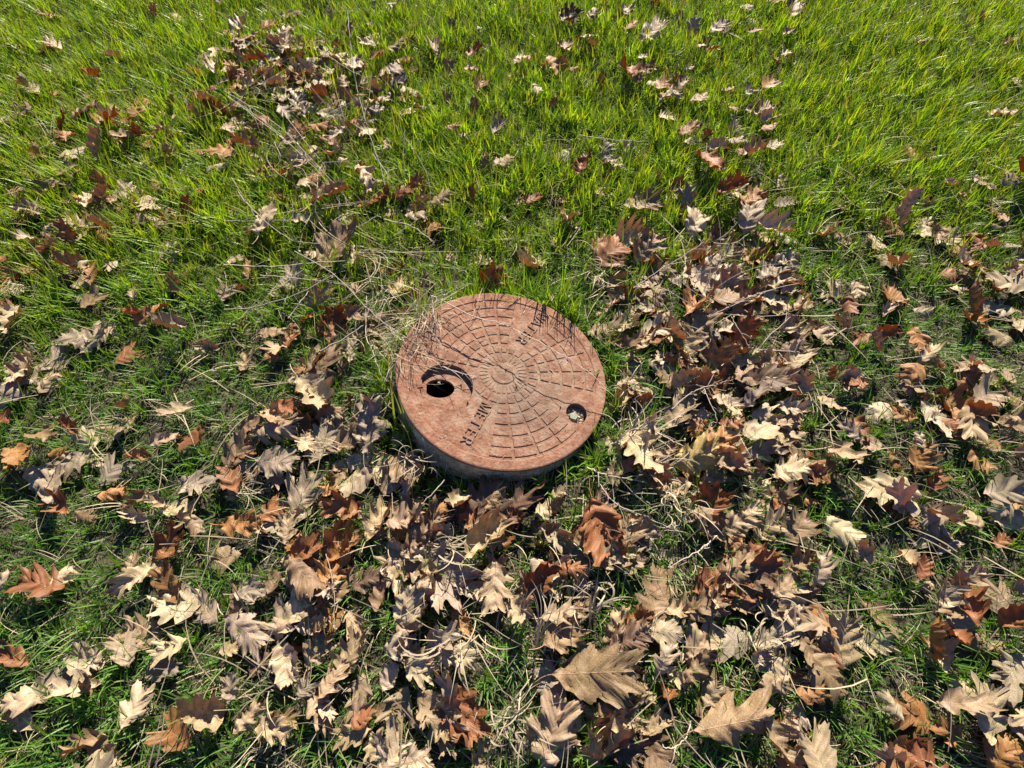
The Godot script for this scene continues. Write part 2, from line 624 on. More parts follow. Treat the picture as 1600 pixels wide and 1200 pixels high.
func tint_of(code: String, rng: RandomNumberGenerator) -> Color:
	var c := Color(0.36, 0.25, 0.16)
	match code:
		"p": c = Color(0.60, 0.500, 0.350)
		"t": c = Color(0.475, 0.365, 0.232)
		"b": c = Color(0.34, 0.238, 0.140)
		"r": c = Color(0.34, 0.150, 0.062)
		"d": c = Color(0.19, 0.122, 0.080)
		"g": c = Color(0.44, 0.370, 0.280)
		"o": c = Color(0.44, 0.23, 0.085)
		"y": c = Color(0.54, 0.42, 0.17)
	var v := rng.randf_range(0.86, 1.16)
	return Color(c.r * v, c.g * v * rng.randf_range(0.96, 1.04), c.b * v * rng.randf_range(0.92, 1.08))

func on_lid_height(x: float, z: float) -> float:
	# height of the lid's top above the ground where the lid is, else the ground
	var d := Vector2(x - LID_AT.x, z - LID_AT.z).length()
	if d > LID_R + 0.004: return gh(x, z)
	var n := lid_basis.y
	return LID_AT.y - ((x - LID_AT.x) * n.x + (z - LID_AT.z) * n.z) / n.y + 0.001

func rng_side(x: float, z: float) -> bool:
	# is the leaf farther from the viewer than the one placed closest to it?
	var best := 9.0
	var out := true
	for q in placed_leaves:
		var d := Vector2(q[0] - x, q[1] - z).length()
		if d < best:
			best = d
			out = z < q[1]
	return out

func leaf_label(x: float, z: float, ln: float, code: String, pose: String) -> String:
	var cols := {"p": "pale", "t": "tan", "b": "brown", "r": "rusty", "d": "darkest", "g": "greyish", "o": "orange", "y": "yellowish"}
	var poses := {"f": "flat", "c": "curled-up" if last_roll > 0.0 else "curled-under", "a": "arched", "u": "upright", "h": "rolled"}
	var size := "small " if ln < 0.058 else ("large " if ln > 0.115 else ("middling " if ln > 0.085 else ""))
	var dx := x - LID_AT.x
	var dz := z - LID_AT.z
	var widths := Vector2(dx, dz).length() / (LID_R * 2.0) - 0.5
	var far := ["beside the rim", "a quarter lid-width out", "half a lid-width out", "three-quarter lid-width out", "one lid-width out", "one-and-a-quarter lid-widths out", "one-and-a-half lid-widths out", "one-and-three-quarter lid-widths out", "two lid-widths out", "two-and-a-quarter lid-widths out", "two-and-a-half lid-widths out", "two-and-three-quarter lid-widths out", "three lid-widths out", "over three lid-widths out", "three-and-a-half lid-widths out", "nearly four lid-widths out", "four lid-widths out"]
	var how: String = far[clampi(int(round(widths * 4.0)), 0, 16)]
	var hour := fposmod(rad_to_deg(atan2(dx, -dz)) / 30.0, 12.0)
	var names := ["twelve", "one", "two", "three", "four", "five", "six", "seven", "eight", "nine", "ten", "eleven"]
	var tries := []
	var near: String = names[int(round(hour)) % 12]
	var after := int(floor(hour)) % 12
	var part: String = ["just past %s", "quarter past %s", "half past %s", "nearly %s"][int((hour - floor(hour)) * 4.0) % 4]
	var fine: String = part % (names[after] if not part.begins_with("nearly") else names[(after + 1) % 12])
	tries.append("%s%s %s oak leaf, %s at %s o'clock" % [size, cols[code], poses[pose], how, near])
	tries.append("%s%s %s oak leaf, %s at %s" % [size, cols[code], poses[pose], how, fine])
	var by := ""
	var best := 9.0
	for q in placed_leaves:
		var d := Vector2(q[0] - x, q[1] - z).length()
		if d < best:
			best = d
			by = q[2]
	tries.append("%s%s %s oak leaf beside %s one, %s at %s" % [size, cols[code], poses[pose], by, how, fine])
	tries.append("%s%s oak leaf just %s %s one, %s at %s" % [size, cols[code], "beyond" if rng_side(x, z) else "before", by, how, fine])
	placed_leaves.append([x, z, cols[code]])
	for t in tries:
		if not used_labels.has(t):
			used_labels[t] = true
			return t
	return tries[3]

func place_pose(rng: RandomNumberGenerator, yaw: float, pose: String) -> Basis:
	var b := Basis(Vector3.UP, deg_to_rad(yaw))
	var pitch := rng.randf_range(-0.25, 0.35)
	var tilt := rng.randf_range(-0.35, 0.35)
	if pose == "u":
		pitch = rng.randf_range(0.5, 1.05)
		tilt = rng.randf_range(-0.5, 0.5)
	elif pose == "f":
		pitch = rng.randf_range(-0.08, 0.3)
		tilt = rng.randf_range(-0.2, 0.2)
	var out := b * Basis(Vector3.RIGHT, pitch) * Basis(Vector3.BACK, tilt)
	if pose == "f" and rng.randf() < 0.3: out = out * Basis(Vector3.BACK, PI)
	return out

func build_leaves() -> void:
	var rows := []
	for text in LEAVES.split("\n", false):
		var c := text.split(" ", false)
		if c.size() < 6: continue
		rows.append({"x": c[0].to_float(), "z": c[1].to_float(), "len": c[2].to_float(), "yaw": c[3].to_float(), "col": c[4], "pose": c[5]})
	var cam := Vector3(0, 1.196, 0)
	for r in rows: r["seen"] = r.len / (cam.distance_to(Vector3(r.x, 0, r.z)))
	rows.sort_custom(func(a, b): return a.seen > b.seen)
	var rng := RandomNumberGenerator.new()
	rng.seed = 4242
	var rest := SurfaceTool.new()
	rest.begin(Mesh.PRIMITIVE_TRIANGLES)
	var count := 0
	for r in rows:
		var tint := tint_of(r.col, rng)
		var big: bool = count < 300
		var m := leaf_mesh(rng, r.len, r.pose, tint, big)
		var bs := place_pose(rng, r.yaw, r.pose)
		var p := Vector3(r.x, 0, r.z)
		# keep the leaf off the lid unless it already lies beyond its rim
		var away := Vector2(p.x - LID_AT.x, p.z - LID_AT.z)
		var need: float = LID_R + r.len * (0.42 if r.pose != "u" else 0.25)
		if away.length() < need:
			away = away.normalized() * need
			p.x = LID_AT.x + away.x
			p.z = LID_AT.z + away.y
		var box := Transform3D(bs, Vector3.ZERO) * m.get_aabb()
		var lift := rng.randf_range(0.012, 0.036)
		if r.z < -1.3: lift += rng.randf_range(0.016, 0.034)
		if r.pose == "u": lift -= 0.02 + 0.15 * r.len
		var low := box.position.y * (0.55 if r.pose != "u" else 0.8)
		p.y = gh(p.x, p.z) + lift - low
		if big:
			var o := mesh_node("oak_leaf", m, M["leaf%d" % (count % 3)])
			o.transform = Transform3D(bs, p)
			tag(o, leaf_label(p.x, p.z, r.len, r.col, r.pose), "leaf", "fallen oak leaves around the lid")
			if count < 150 and r.pose != "h":
				stalk(o, rng, r.len, tint)
		else:
			rest.append_from(m, 0, Transform3D(bs, p))
		count += 1
	tag(mesh_node("small_fallen_leaves", rest.commit(), M["leaf0"]), "small brown oak leaves scattered through the far grass", "leaves", "", "stuff")
	# leaf litter underneath and beyond the photograph's sides
	var shapes := []
	var codes := "ptbpgtro"
	var poses := "cfcucfhc"
	for k in 14:
		shapes.append(leaf_mesh(rng, 0.1, poses[k % 8], Color.WHITE, false))
	var lists := []
	for k in 14: lists.append([])
	var tries := 0
	while tries < 5000:
		tries += 1
		var z := -3.6 + 4.1 * pow(rng.randf(), 0.8)
		var span := 1.1 + 0.62 * maxf(0.0, -z) + 0.5
		var x := rng.randf_range(-span, span)
		var lateral := absf(x) / (0.57 + 0.50 * maxf(0.0, -z - 0.1))
		var inside := lateral < 0.86
		var keep := leafiness(x, z)
		keep *= 0.5 if inside else 0.75
		if inside and z > -0.6: keep *= 0.7
		if inside and x > 0.22 and z > -1.35 and z < -0.35: keep *= 2.0
		if rng.randf() > keep: continue
		var ln := rng.randf_range(0.05, 0.11)
		if inside: ln = rng.randf_range(0.045, 0.10)
		if Vector2(x - LID_AT.x, z - LID_AT.z).length() < LID_R + ln * 0.55: continue
		var k := rng.randi() % 14
		var b := place_pose(rng, rng.randf() * 360.0, poses[k % 8]).scaled(Vector3.ONE * ln / 0.1)
		var y := gh(x, z) + (rng.randf_range(0.008, 0.03) if inside else rng.randf_range(0.012, 0.05))
		if poses[k % 8] == "u": y += ln * 0.3
		lists[k].append([Transform3D(b, Vector3(x, y, z)), tint_of(codes[rng.randi() % 8], rng)])
	# the drift blown against the weeds beyond the lid
	for q in 150:
		var x := rng.randfn(-0.78, 0.26)
		var z := rng.randfn(-2.12, 0.26) + 0.25 * (x + 0.78)
		var ln := rng.randf_range(0.05, 0.11)
		var k := rng.randi() % 14
		var b := place_pose(rng, rng.randf() * 360.0, poses[k % 8]).scaled(Vector3.ONE * ln / 0.1)
		lists[k].append([Transform3D(b, Vector3(x, gh(x, z) + rng.randf_range(0.03, 0.075), z)), tint_of(codes[rng.randi() % 8], rng)])
	for k in 14:
		multi("leaf_litter", shapes[k], M["leaf%d" % (k % 3)], lists[k], "loose oak leaf litter lying among the grass")

func leafiness(x: float, z: float) -> float:
	# thick in drifts round the lid, thin over the far lawn
	var n := 0.5 + 0.5 * patch.get_noise_2d(x * 1.3, z * 1.3)
	var near := smoothstep(-1.75, -1.1, z)
	var k := lerpf(0.16, 0.75, near)
	if x > 0.25: k += 0.35 * smoothstep(-1.7, -1.3, z) * smoothstep(0.05, -0.6, z)
	if x < -0.4 and z < -1.2: k += 0.5 * smoothstep(-0.4, -0.9, x) * smoothstep(-2.6, -2.0, z)
	return clampf(k * (0.35 + 1.1 * n), 0, 1)

func stalk(o: Node3D, rng: RandomNumberGenerator, ln: float, tint: Color) -> void:
	var pts := []
	var bx := rng.randf_range(-0.12, 0.12)
	var by := rng.randf_range(-0.06, 0.12)
	# starts at the blade's own base vertex
	var arr: PackedVector3Array = (o as MeshInstance3D).mesh.surface_get_arrays(0)[Mesh.ARRAY_VERTEX]
	var a := arr[0]
	for v in arr:
		if v.z > a.z and absf(v.x) < ln * 0.05: a = v
	for k in 5:
		var t := k / 4.0
		pts.append(a + Vector3(bx * t * t * ln, by * t * t * ln, 0.26 * t * ln) - Vector3(0, 0, 0.01 * ln))
	var st := SurfaceTool.new()
	st.begin(Mesh.PRIMITIVE_TRIANGLES)
	tube(st, pts, 0.0011, 0.0008, 5, Color(tint.r * 0.9, tint.g * 0.8, tint.b * 0.75))
	st.generate_normals()
	mesh_node("leaf_stalk", st.commit(), M["stem"], o)

# ---------------------------------------------------------------- grass
func multi(called: String, mesh: Mesh, m: Material, list: Array, label: String) -> void:
	if list.is_empty(): return
	var mm := MultiMesh.new()
	mm.transform_format = MultiMesh.TRANSFORM_3D
	mm.use_colors = true
	mm.mesh = mesh
	mm.instance_count = list.size()
	for i in list.size():
		mm.set_instance_transform(i, list[i][0])
		mm.set_instance_color(i, list[i][1])
	var o := MultiMeshInstance3D.new()
	o.name = numbered(called)
	o.multimesh = mm
	o.material_override = m
	add_child(o, true)
	tag(o, label, "grass" if called != "leaf_litter" else "leaves", "", "stuff")

func blade(st: SurfaceTool, root: Vector3, yaw: float, ln: float, w: float, lean: float, curl: float, col: Color, tip: Color, segs := 4, swirl := 0.0) -> void:
	var dir := Vector3(sin(yaw), 0, cos(yaw))
	var across := Vector3(dir.z, 0, -dir.x)
	var p := root
	var a := lean
	var last := []
	for k in segs + 1:
		var t := float(k) / segs
		var hw := w * 0.5 * (1.0 - pow(t, 2.2)) * (0.75 + 0.5 * t * (1.0 - t) * 2.0)
		var cur := []
		if k == segs: cur = [p]
		else: cur = [p - across * hw, p + across * hw]
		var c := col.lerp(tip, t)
		if k > 0:
			var c0 := col.lerp(tip, float(k - 1) / segs)
			if cur.size() == 2:
				for v in [[last[0], c0], [last[1], c0], [cur[0], c], [last[1], c0], [cur[1], c], [cur[0], c]]:
					st.set_color(v[1])
					st.add_vertex(v[0])
			else:
				for v in [[last[0], c0], [last[1], c0], [cur[0], c]]:
					st.set_color(v[1])
					st.add_vertex(v[0])
		last = cur
		p += (dir * sin(a) + Vector3.UP * cos(a)) * (ln / segs)
		a += curl / segs
		yaw += swirl / segs
		dir = Vector3(sin(yaw), 0, cos(yaw))
		across = across.lerp(Vector3(dir.z, 0, -dir.x), 0.6).normalized()

func tuft_mesh(rng: RandomNumberGenerator, n: int, spread: float, lo: float, hi: float, w: float, lean: float, curl: float, kind: String) -> ArrayMesh:
	var st := SurfaceTool.new()
	st.begin(Mesh.PRIMITIVE_TRIANGLES)
	for k in n:
		var a := rng.randf() * TAU
		var root := Vector3(cos(a), 0, sin(a)) * spread * sqrt(rng.randf())
		root.y = -0.004
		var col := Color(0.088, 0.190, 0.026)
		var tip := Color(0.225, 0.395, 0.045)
		if kind == "dry":
			var v := rng.randf_range(0.7, 1.15)
			col = Color(0.36 * v, 0.29 * v, 0.19 * v)
			tip = Color(0.46 * v, 0.39 * v, 0.27 * v)
		else:
			var v := rng.randf_range(0.75, 1.25)
			var y := rng.randf_range(0.85, 1.25)
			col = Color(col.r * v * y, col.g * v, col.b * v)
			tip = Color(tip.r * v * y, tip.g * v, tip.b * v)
			if rng.randf() < 0.07:
				tip = Color(0.32, 0.29, 0.12)
		var le := absf(rng.randfn(lean, 0.28))
		blade(st, root, a + rng.randf_range(-1.2, 1.2), rng.randf_range(lo, hi), w * rng.randf_range(0.7, 1.25), minf(le, 1.5), rng.randf_range(0.2, 1.0) * curl, col, tip, 4, rng.randfn(0, 0.5))
	st.generate_normals()
	return st.commit()

func build_grass() -> void:
	var rng := RandomNumberGenerator.new()
	rng.seed = 99
	var green := []
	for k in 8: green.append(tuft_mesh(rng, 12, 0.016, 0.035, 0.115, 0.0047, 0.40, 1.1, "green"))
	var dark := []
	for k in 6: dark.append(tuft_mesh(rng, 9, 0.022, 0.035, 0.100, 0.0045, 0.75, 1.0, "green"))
	var fine := []
	for k in 5: fine.append(tuft_mesh(rng, 12, 0.022, 0.020, 0.050, 0.0013, 0.9, 1.3, "dry"))
	var lg := []
	for k in 8: lg.append([])
	var ld := []
	for k in 6: ld.append([])
	var lf := []
	for k in 5: lf.append([])
	var z := 0.55
	while z > -4.6:
		var cell := 0.021 + 0.0022 * maxf(0.0, -z)
		var span := 1.5 + 0.66 * maxf(0.0, -z)
		var x := -span
		while x < span:
			var px := x + rng.randf_range(-0.5, 0.5) * cell * 1.6
			var pz := z + rng.randf_range(-0.5, 0.5) * cell * 1.6
			x += cell
			var d := Vector2(px - LID_AT.x, pz - LID_AT.z).length()
			if d < LID_R + 0.006: continue
			var n := 0.5 + 0.5 * patch.get_noise_2d(px * 2.2 + 40.0, pz * 2.2)
			var n2 := 0.5 + 0.5 * patch.get_noise_2d(px * 7.0 - 30.0, pz * 7.0)
			var lush := clampf(smoothstep(-0.75, -1.5, pz + 0.3 * (n - 0.5) + 0.12 * px) , 0, 1)
			var leafy := leafiness(px, pz)
			var thick := lerpf(1.15, 1.2, lush) * (1.0 - 0.38 * leafy * (1.0 - 0.6 * lush)) * (0.30 + 1.15 * n2)
			var y := gh(px, pz)
			if rng.randf() < thick:
				var sc := lerpf(0.62, 0.95, lush) * rng.randf_range(0.6, 1.25) * (0.45 + 0.6 * n + 0.5 * n2)
				if d < LID_R + 0.05 and pz < LID_AT.z: sc = maxf(sc, rng.randf_range(0.9, 1.5))
				if d < LID_R + 0.09 and pz > LID_AT.z and absf(px - LID_AT.x) < 0.2: sc *= 0.55
				var b := Basis(Vector3.UP, rng.randf() * TAU).scaled(Vector3(sc, sc, sc))
				var hue := rng.randf_range(0.82, 1.15) * lerpf(0.80, 1.25, n2) * lerpf(0.88, 1.1, n)
				var c := Color(hue * lerpf(0.76, 1.22, lush), hue * lerpf(0.88, 1.10, lush), hue * lerpf(1.3, 0.8, lush))
				if rng.randf() < lerpf(0.25, 0.75, lush): lg[rng.randi() % 8].append([Transform3D(b, Vector3(px, y, pz)), c])
				else: ld[rng.randi() % 6].append([Transform3D(b, Vector3(px, y, pz)), c])
			if rng.randf() < lerpf(0.13, 0.05, lush) + (0.14 if n < 0.34 else 0.0):
				var b2 := Basis(Vector3.UP, rng.randf() * TAU).scaled(Vector3.ONE * rng.randf_range(0.7, 1.5))
				var hv := rng.randf_range(0.6, 1.15)
				lf[rng.randi() % 5].append([Transform3D(b2, Vector3(px, y + 0.002, pz)), Color(hv, hv, hv)])
		z -= cell
	# longer blades left uncut against the rim of the lid
	for k in 170:
		var deg := rng.randf_range(48.0, 200.0)
		if k % 4 == 0: deg = rng.randf_range(115.0, 215.0)
		if k > 130: deg = rng.randf_range(-150.0, 60.0)
		var at := lid_basis * lid_point(LID_R + rng.randf_range(0.012, 0.055), deg) + LID_AT
		if k < 30: continue
		var tall := rng.randf_range(0.7, 2.0) if k <= 130 else rng.randf_range(0.45, 0.75)
		var hue := rng.randf_range(0.85, 1.15)
		lg[rng.randi() % 8].append([Transform3D(Basis(Vector3.UP, rng.randf() * TAU).scaled(Vector3(0.9, tall, 0.9)), Vector3(at.x, gh(at.x, at.z), at.z)), Color(hue, hue, hue)])
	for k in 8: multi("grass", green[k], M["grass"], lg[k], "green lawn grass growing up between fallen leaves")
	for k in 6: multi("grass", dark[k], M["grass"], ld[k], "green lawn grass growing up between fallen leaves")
	# long dead blades lying loose over leaves and lawn
	var loose := []
	for k in 6: loose.append(tuft_mesh(rng, 3, 0.03, 0.06, 0.15, 0.0019, 1.35, 0.5, "dry"))
	var ll := []
	for k in 6: ll.append([])
	for k in 800:
		var lz := 0.45 - 3.3 * rng.randf()
		var lx := rng.randf_range(-1, 1) * (0.8 + 0.55 * maxf(0.0, -lz))
		if Vector2(lx - LID_AT.x, lz - LID_AT.z).length() < LID_R + 0.05: continue
		if rng.randf() < 0.55 * smoothstep(-1.4, -2.2, lz): continue
		var hv := rng.randf_range(0.55, 1.25)
		ll[rng.randi() % 6].append([Transform3D(Basis(Vector3.UP, rng.randf() * TAU).rotated(Vector3.RIGHT, rng.randf_range(-0.3, 0.3)).scaled(Vector3.ONE * rng.randf_range(0.6, 1.3)), Vector3(lx, gh(lx, lz) + rng.randf_range(0.012, 0.05), lz)), Color(hv, hv, hv)])
	for k in 6: multi("dry_grass", loose[k], M["straw"], ll[k], "long dead grass blades lying loose over leaves and lawn")
	for k in 5: multi("dry_grass", fine[k], M["straw"], lf[k], "fine dead grass thatch lying low in the lawn")

# ---------------------------------------------------------------- stems and straw
func tube(st: SurfaceTool, pts: Array, r0: float, r1: float, sides: int, col: Color) -> void:
	var rings := []
	for i in pts.size():
		var t: Vector3 = (pts[mini(i + 1, pts.size() - 1)] - pts[maxi(i - 1, 0)]).normalized()
		var u := t.cross(Vector3(0.31, 0.9, 0.17)).normalized()
		var v := t.cross(u)
		var r := lerpf(r0, r1, float(i) / (pts.size() - 1))
		var ring := []
		for k in sides:
			var a := TAU * k / sides
			ring.append(pts[i] + (u * cos(a) + v * sin(a)) * r)
		rings.append(ring)
	for i in pts.size() - 1:
		for k in sides:
			var a: Vector3 = rings[i][k]
			var b: Vector3 = rings[i][(k + 1) % sides]
			var c: Vector3 = rings[i + 1][k]
			var d: Vector3 = rings[i + 1][(k + 1) % sides]
			st.set_color(col)
			for q in [a, b, c, b, d, c]: st.add_vertex(q)

func smooth_path(ctrl: Array, per: int, rng: RandomNumberGenerator, jitter: float) -> Array:
	var cv := Curve3D.new()
	for i in ctrl.size():
		var t: Vector3 = (ctrl[mini(i + 1, ctrl.size() - 1)] - ctrl[maxi(i - 1, 0)]) * 0.18
		cv.add_point(ctrl[i], -t, t)
	var out := []
	var n := per * (ctrl.size() - 1)
	for k in n + 1:
		var p := cv.samplef(float(k) / n * (ctrl.size() - 1))
		if k > 0 and k < n: p += Vector3(rng.randf_range(-1, 1), rng.randf_range(-1, 1), rng.randf_range(-1, 1)) * jitter
		out.append(p)
	return out

func pod(rng: RandomNumberGenerator) -> ArrayMesh:
	var st := SurfaceTool.new()
	st.begin(Mesh.PRIMITIVE_TRIANGLES)
	for k in 4:
		var a := rng.randf() * TAU
		blade(st, Vector3.ZERO, a, rng.randf_range(0.005, 0.010), 0.0034, rng.randf_range(0.4, 1.4), rng.randf_range(-0.8, 0.8), Color(0.22, 0.19, 0.16), Color(0.55, 0.50, 0.43), 3)
	st.generate_normals()
	return st.commit()

func build_stems() -> void:
	var rng := RandomNumberGenerator.new()
	rng.seed = 515
	var pods := []
	for k in 5: pods.append(pod(rng))
	for text in STEMS.split("\n", false):
		var c := text.split("|")
		if c.size() < 4: continue
		var ctrl := []
		for s in c[0].split(" ", false):
			var v := s.split(",")
			ctrl.append(Vector3(v[0].to_float(), v[1].to_float(), v[2].to_float()))
		var base: Vector3 = ctrl[0]
		for v in ctrl:
			if v.y < base.y: base = v
		var rel := []
		for v in ctrl: rel.append(v - base)
		var rad := c[1].to_float() * 0.001
		var path := smooth_path(rel, 6, rng, 0.0016)
		var st := SurfaceTool.new()
		st.begin(Mesh.PRIMITIVE_TRIANGLES)
		var v := rng.randf_range(0.75, 1.15)
		var col := Color(0.42 * v, 0.355 * v, 0.285 * v)
		tube(st, path, rad, rad * 0.6, 5, col)
		st.generate_normals()
		var o := Node3D.new()
		o.name = numbered("dry_weed_stem")
		add_child(o)
		o.position = base
		tag(o, c[3], "weed stem", "dry weed stems lying over grass and lid")
		mesh_node("stem", st.commit(), M["stem"], o)
		var twigs := c[2].to_int()
		for k in twigs:
			var i := clampi(int((k + 0.6 + rng.randf_range(-0.3, 0.3)) / twigs * (path.size() - 1)), 0, path.size() - 2)
			var p: Vector3 = path[i]
			var t: Vector3 = (path[i + 1] - p).normalized()
			var d := (t * rng.randf_range(0.2, 1.0) + Vector3(rng.randf_range(-1, 1), rng.randf_range(-0.2, 0.9), rng.randf_range(-1, 1)) * 0.8).normalized()
			var ln := rng.randf_range(0.010, 0.045)
			var tw := SurfaceTool.new()
			tw.begin(Mesh.PRIMITIVE_TRIANGLES)
			tube(tw, smooth_path([p, p + d * ln * 0.5 + Vector3(0, 0.003, 0), p + d * ln], 3, rng, 0.0008), rad * 0.6, rad * 0.35, 4, col)
			tw.generate_normals()
			mesh_node("side_twig", tw.commit(), M["stem"], o)
			if rng.randf() < 0.7:
				var q := mesh_node("seed_pod", pods[rng.randi() % 5], M["straw"], o)
				q.transform = Transform3D(Basis(Vector3.UP, rng.randf() * TAU).rotated(Vector3.RIGHT, rng.randf_range(-0.6, 0.6)), p + d * ln)

func straw_tuft(called: String, at: Vector2, y: float, n: int, lo: float, hi: float, w: float, facing: float, fan: float, lean: float, curl: float, label: String, sd: int) -> void:
	var rng := RandomNumberGenerator.new()
	rng.seed = sd
	var o := Node3D.new()
	o.name = numbered(called)
	add_child(o)
	o.position = Vector3(at.x, gh(at.x, at.y) + y, at.y)
	tag(o, label, "dry grass tuft", "tufts of dead grass")
	for k in n:
		var st := SurfaceTool.new()
		st.begin(Mesh.PRIMITIVE_TRIANGLES)
		var v := rng.randf_range(0.7, 1.15)
		var col := Color(0.34 * v, 0.28 * v, 0.19 * v)
		var tip := Color(0.47 * v, 0.405 * v, 0.295 * v)
		var yaw := deg_to_rad(facing + rng.randf_range(-fan, fan))
		var root := Vector3(rng.randfn(0, 0.020), rng.randf() * 0.008, rng.randfn(0, 0.020))
		blade(st, root, yaw, rng.randf_range(lo, hi), w * rng.randf_range(0.35, 1.25), clampf(rng.randfn(lean, 0.35), 0.05, 1.75), curl * rng.randf_range(0.2, 1.5) * (1.0 if rng.randf() < 0.8 else -1.0), col, tip, 10, rng.randfn(0, 1.0 + 0.5 * curl))
		st.generate_normals()
		mesh_node("straw_blade", st.commit(), M["straw"], o)

func build_tufts() -> void:
	# facing: 0 towards the viewer, 90 to the viewer's right, 180 away
	straw_tuft("dry_grass_tuft", Vector2(-0.205, -0.575), 0.045, 46, 0.05, 0.14, 0.0026, 20, 75, 0.9, 3.2, "curly straw-coloured tuft drooping beside the lid's mossy front wall", 1)
	straw_tuft("dry_grass_tuft", Vector2(-0.135, -0.375), 0.03, 30, 0.06, 0.15, 0.0030, 70, 60, 1.1, 1.4, "straw tuft combed sideways across a large pale leaf", 2)
	straw_tuft("dry_grass_tuft", Vector2(0.045, -0.215), 0.015, 26, 0.06, 0.13, 0.0034, 165, 32, 0.75, 0.9, "upright fan of pale straw behind a pointed brown leaf", 3)
	straw_tuft("dry_grass_tuft", Vector2(0.150, -0.255), 0.015, 16, 0.07, 0.13, 0.0040, 140, 40, 0.7, 2.2, "arching broad pale straw blades curving like hooks", 4)
	straw_tuft("dry_grass_tuft", Vector2(0.134, -0.493), 0.012, 11, 0.05, 0.10, 0.0032, 180, 110, 0.75, 0.2, "star-shaped pale straw tuft in front of the lid", 5)
	straw_tuft("dry_grass_tuft", Vector2(-0.105, -0.215), 0.03, 24, 0.06, 0.14, 0.0034, 10, 50, 1.1, 1.2, "straw tuft spilling over a yellowish leaf near the viewer", 6)
	straw_tuft("dry_grass_tuft", Vector2(0.262, -0.640), 0.015, 34, 0.08, 0.16, 0.0034, 125, 26, 1.15, 0.5, "swept fan of straw fanning out from beside the lid", 7)
	straw_tuft("dry_grass_tuft", Vector2(0.350, -0.470), 0.03, 44, 0.05, 0.14, 0.0028, 0, 180, 1.2, 2.4, "tangled straw nest between two leaf drifts", 8)
	straw_tuft("dry_grass_tuft", Vector2(0.240, -1.150), 0.03, 34, 0.05, 0.12, 0.0028, 0, 180, 0.9, 2.6, "curled whitish straw heap just beyond the lid", 9)
	straw_tuft("dry_grass_tuft", Vector2(-0.590, -0.515), 0.02, 26, 0.05, 0.12, 0.0022, 90, 60, 1.2, 0.9, "flat bundle of straw over an orange brown leaf", 10)
	straw_tuft("dry_grass_tuft", Vector2(-0.010, -0.075), 0.02, 40, 0.05, 0.13, 0.0026, 80, 110, 1.2, 1.6, "low matted straw patch nearest the viewer", 11)
	straw_tuft("dry_grass_tuft", Vector2(0.480, -0.235), 0.025, 24, 0.05, 0.11, 0.0026, 0, 180, 1.0, 3.6, "ringlets of pale straw beside two pale lobed leaves", 12)
	straw_tuft("dry_grass_tuft", Vector2(-0.350, -1.060), 0.05, 30, 0.06, 0.16, 0.0018, 20, 60, 1.0, 1.0, "wispy grey straw clump at the end of the long stem", 13)
	straw_tuft("dry_grass_tuft", Vector2(-0.262, -0.815), 0.085, 110, 0.05, 0.16, 0.0019, 75, 85, 0.95, 1.8, "wiry thin straw mass hanging over the lid edge", 14)
	straw_tuft("dry_grass_tuft", Vector2(-0.225, -0.945), 0.095, 110, 0.05, 0.18, 0.0019, 45, 100, 0.75, 1.4, "wiry thin straw mass shading the lid's far edge", 15)
	straw_tuft("weed_stalk_clump", Vector2(-0.42, -1.24), 0.03, 26, 0.14, 0.34, 0.0018, 50, 45, 1.15, 0.5, "grey clump of long stalks leaning from the brown leaves toward the lid", 31)
	straw_tuft("weed_stalk_clump", Vector2(-0.62, -1.42), 0.03, 26, 0.14, 0.36, 0.0018, 50, 50, 1.1, 0.5, "grey clump of long stalks in shaded grass beyond the level stems", 32)
	straw_tuft("weed_stalk_clump", Vector2(-0.80, -1.72), 0.03, 30, 0.16, 0.42, 0.0018, 55, 45, 1.05, 0.4, "thick grey clump of stalks along the parallel weed stems", 33)
	straw_tuft("weed_stalk_clump", Vector2(-1.00, -2.05), 0.04, 26, 0.16, 0.42, 0.0018, 60, 50, 1.05, 0.4, "grey stalk clump rising from the far leaf drift", 34)
	straw_tuft("weed_stalk_clump", Vector2(-0.55, -1.78), 0.04, 20, 0.14, 0.36, 0.0018, 170, 70, 0.7, 0.4, "thin dark stalks standing around the tall weed stem", 35)
	straw_tuft("weed_stalk_clump", Vector2(-0.34, -0.92), 0.05, 40, 0.10, 0.26, 0.0017, 65, 50, 1.1, 0.9, "grey stalk tangle reaching from the grass onto the cover", 36)
	straw_tuft("weed_stalk_clump", Vector2(-0.30, -0.74), 0.05, 40, 0.06, 0.17, 0.0017, 60, 70, 1.0, 1.2, "fine straw tangle overhanging the cover's rim by the recess", 37)
	straw_tuft("weed_stalk_clump", Vector2(0.52, -1.05), 0.03, 16, 0.12, 0.28, 0.0016, 100, 80, 1.25, 0.5, "sparse pale stalks strewn across the leaf drift", 38)
	straw_tuft("dry_grass_tuft", Vector2(-0.160, -1.065), 0.04, 26, 0.06, 0.14, 0.0016, 20, 120, 0.5, 2.0, "loose curled straw at the lid's far edge", 16)
	straw_tuft("dry_grass_tuft", Vector2(0.280, -0.760), 0.02, 26, 0.04, 0.09, 0.0024, 0, 180, 0.8, 3.0, "small curly straw clump behind the yellowish rolled leaf", 17)
	straw_tuft("dry_grass_tuft", Vector2(0.100, -0.300), 0.02, 20, 0.05, 0.11, 0.0030, 110, 60, 0.9, 2.4, "loose curled straw over a rust brown leaf", 18)
	straw_tuft("dry_grass_tuft", Vector2(0.300, -0.560), 0.02, 24, 0.06, 0.13, 0.0026, 100, 50, 1.1, 1.6, "loops of broad straw beside the ragged pale leaf", 19)
	straw_tuft("dry_grass_tuft", Vector2(-0.420, -0.030), 0.01, 30, 0.04, 0.10, 0.0020, 60, 160, 1.0, 1.4, "matted fine straw in dark grass at the near edge", 20)

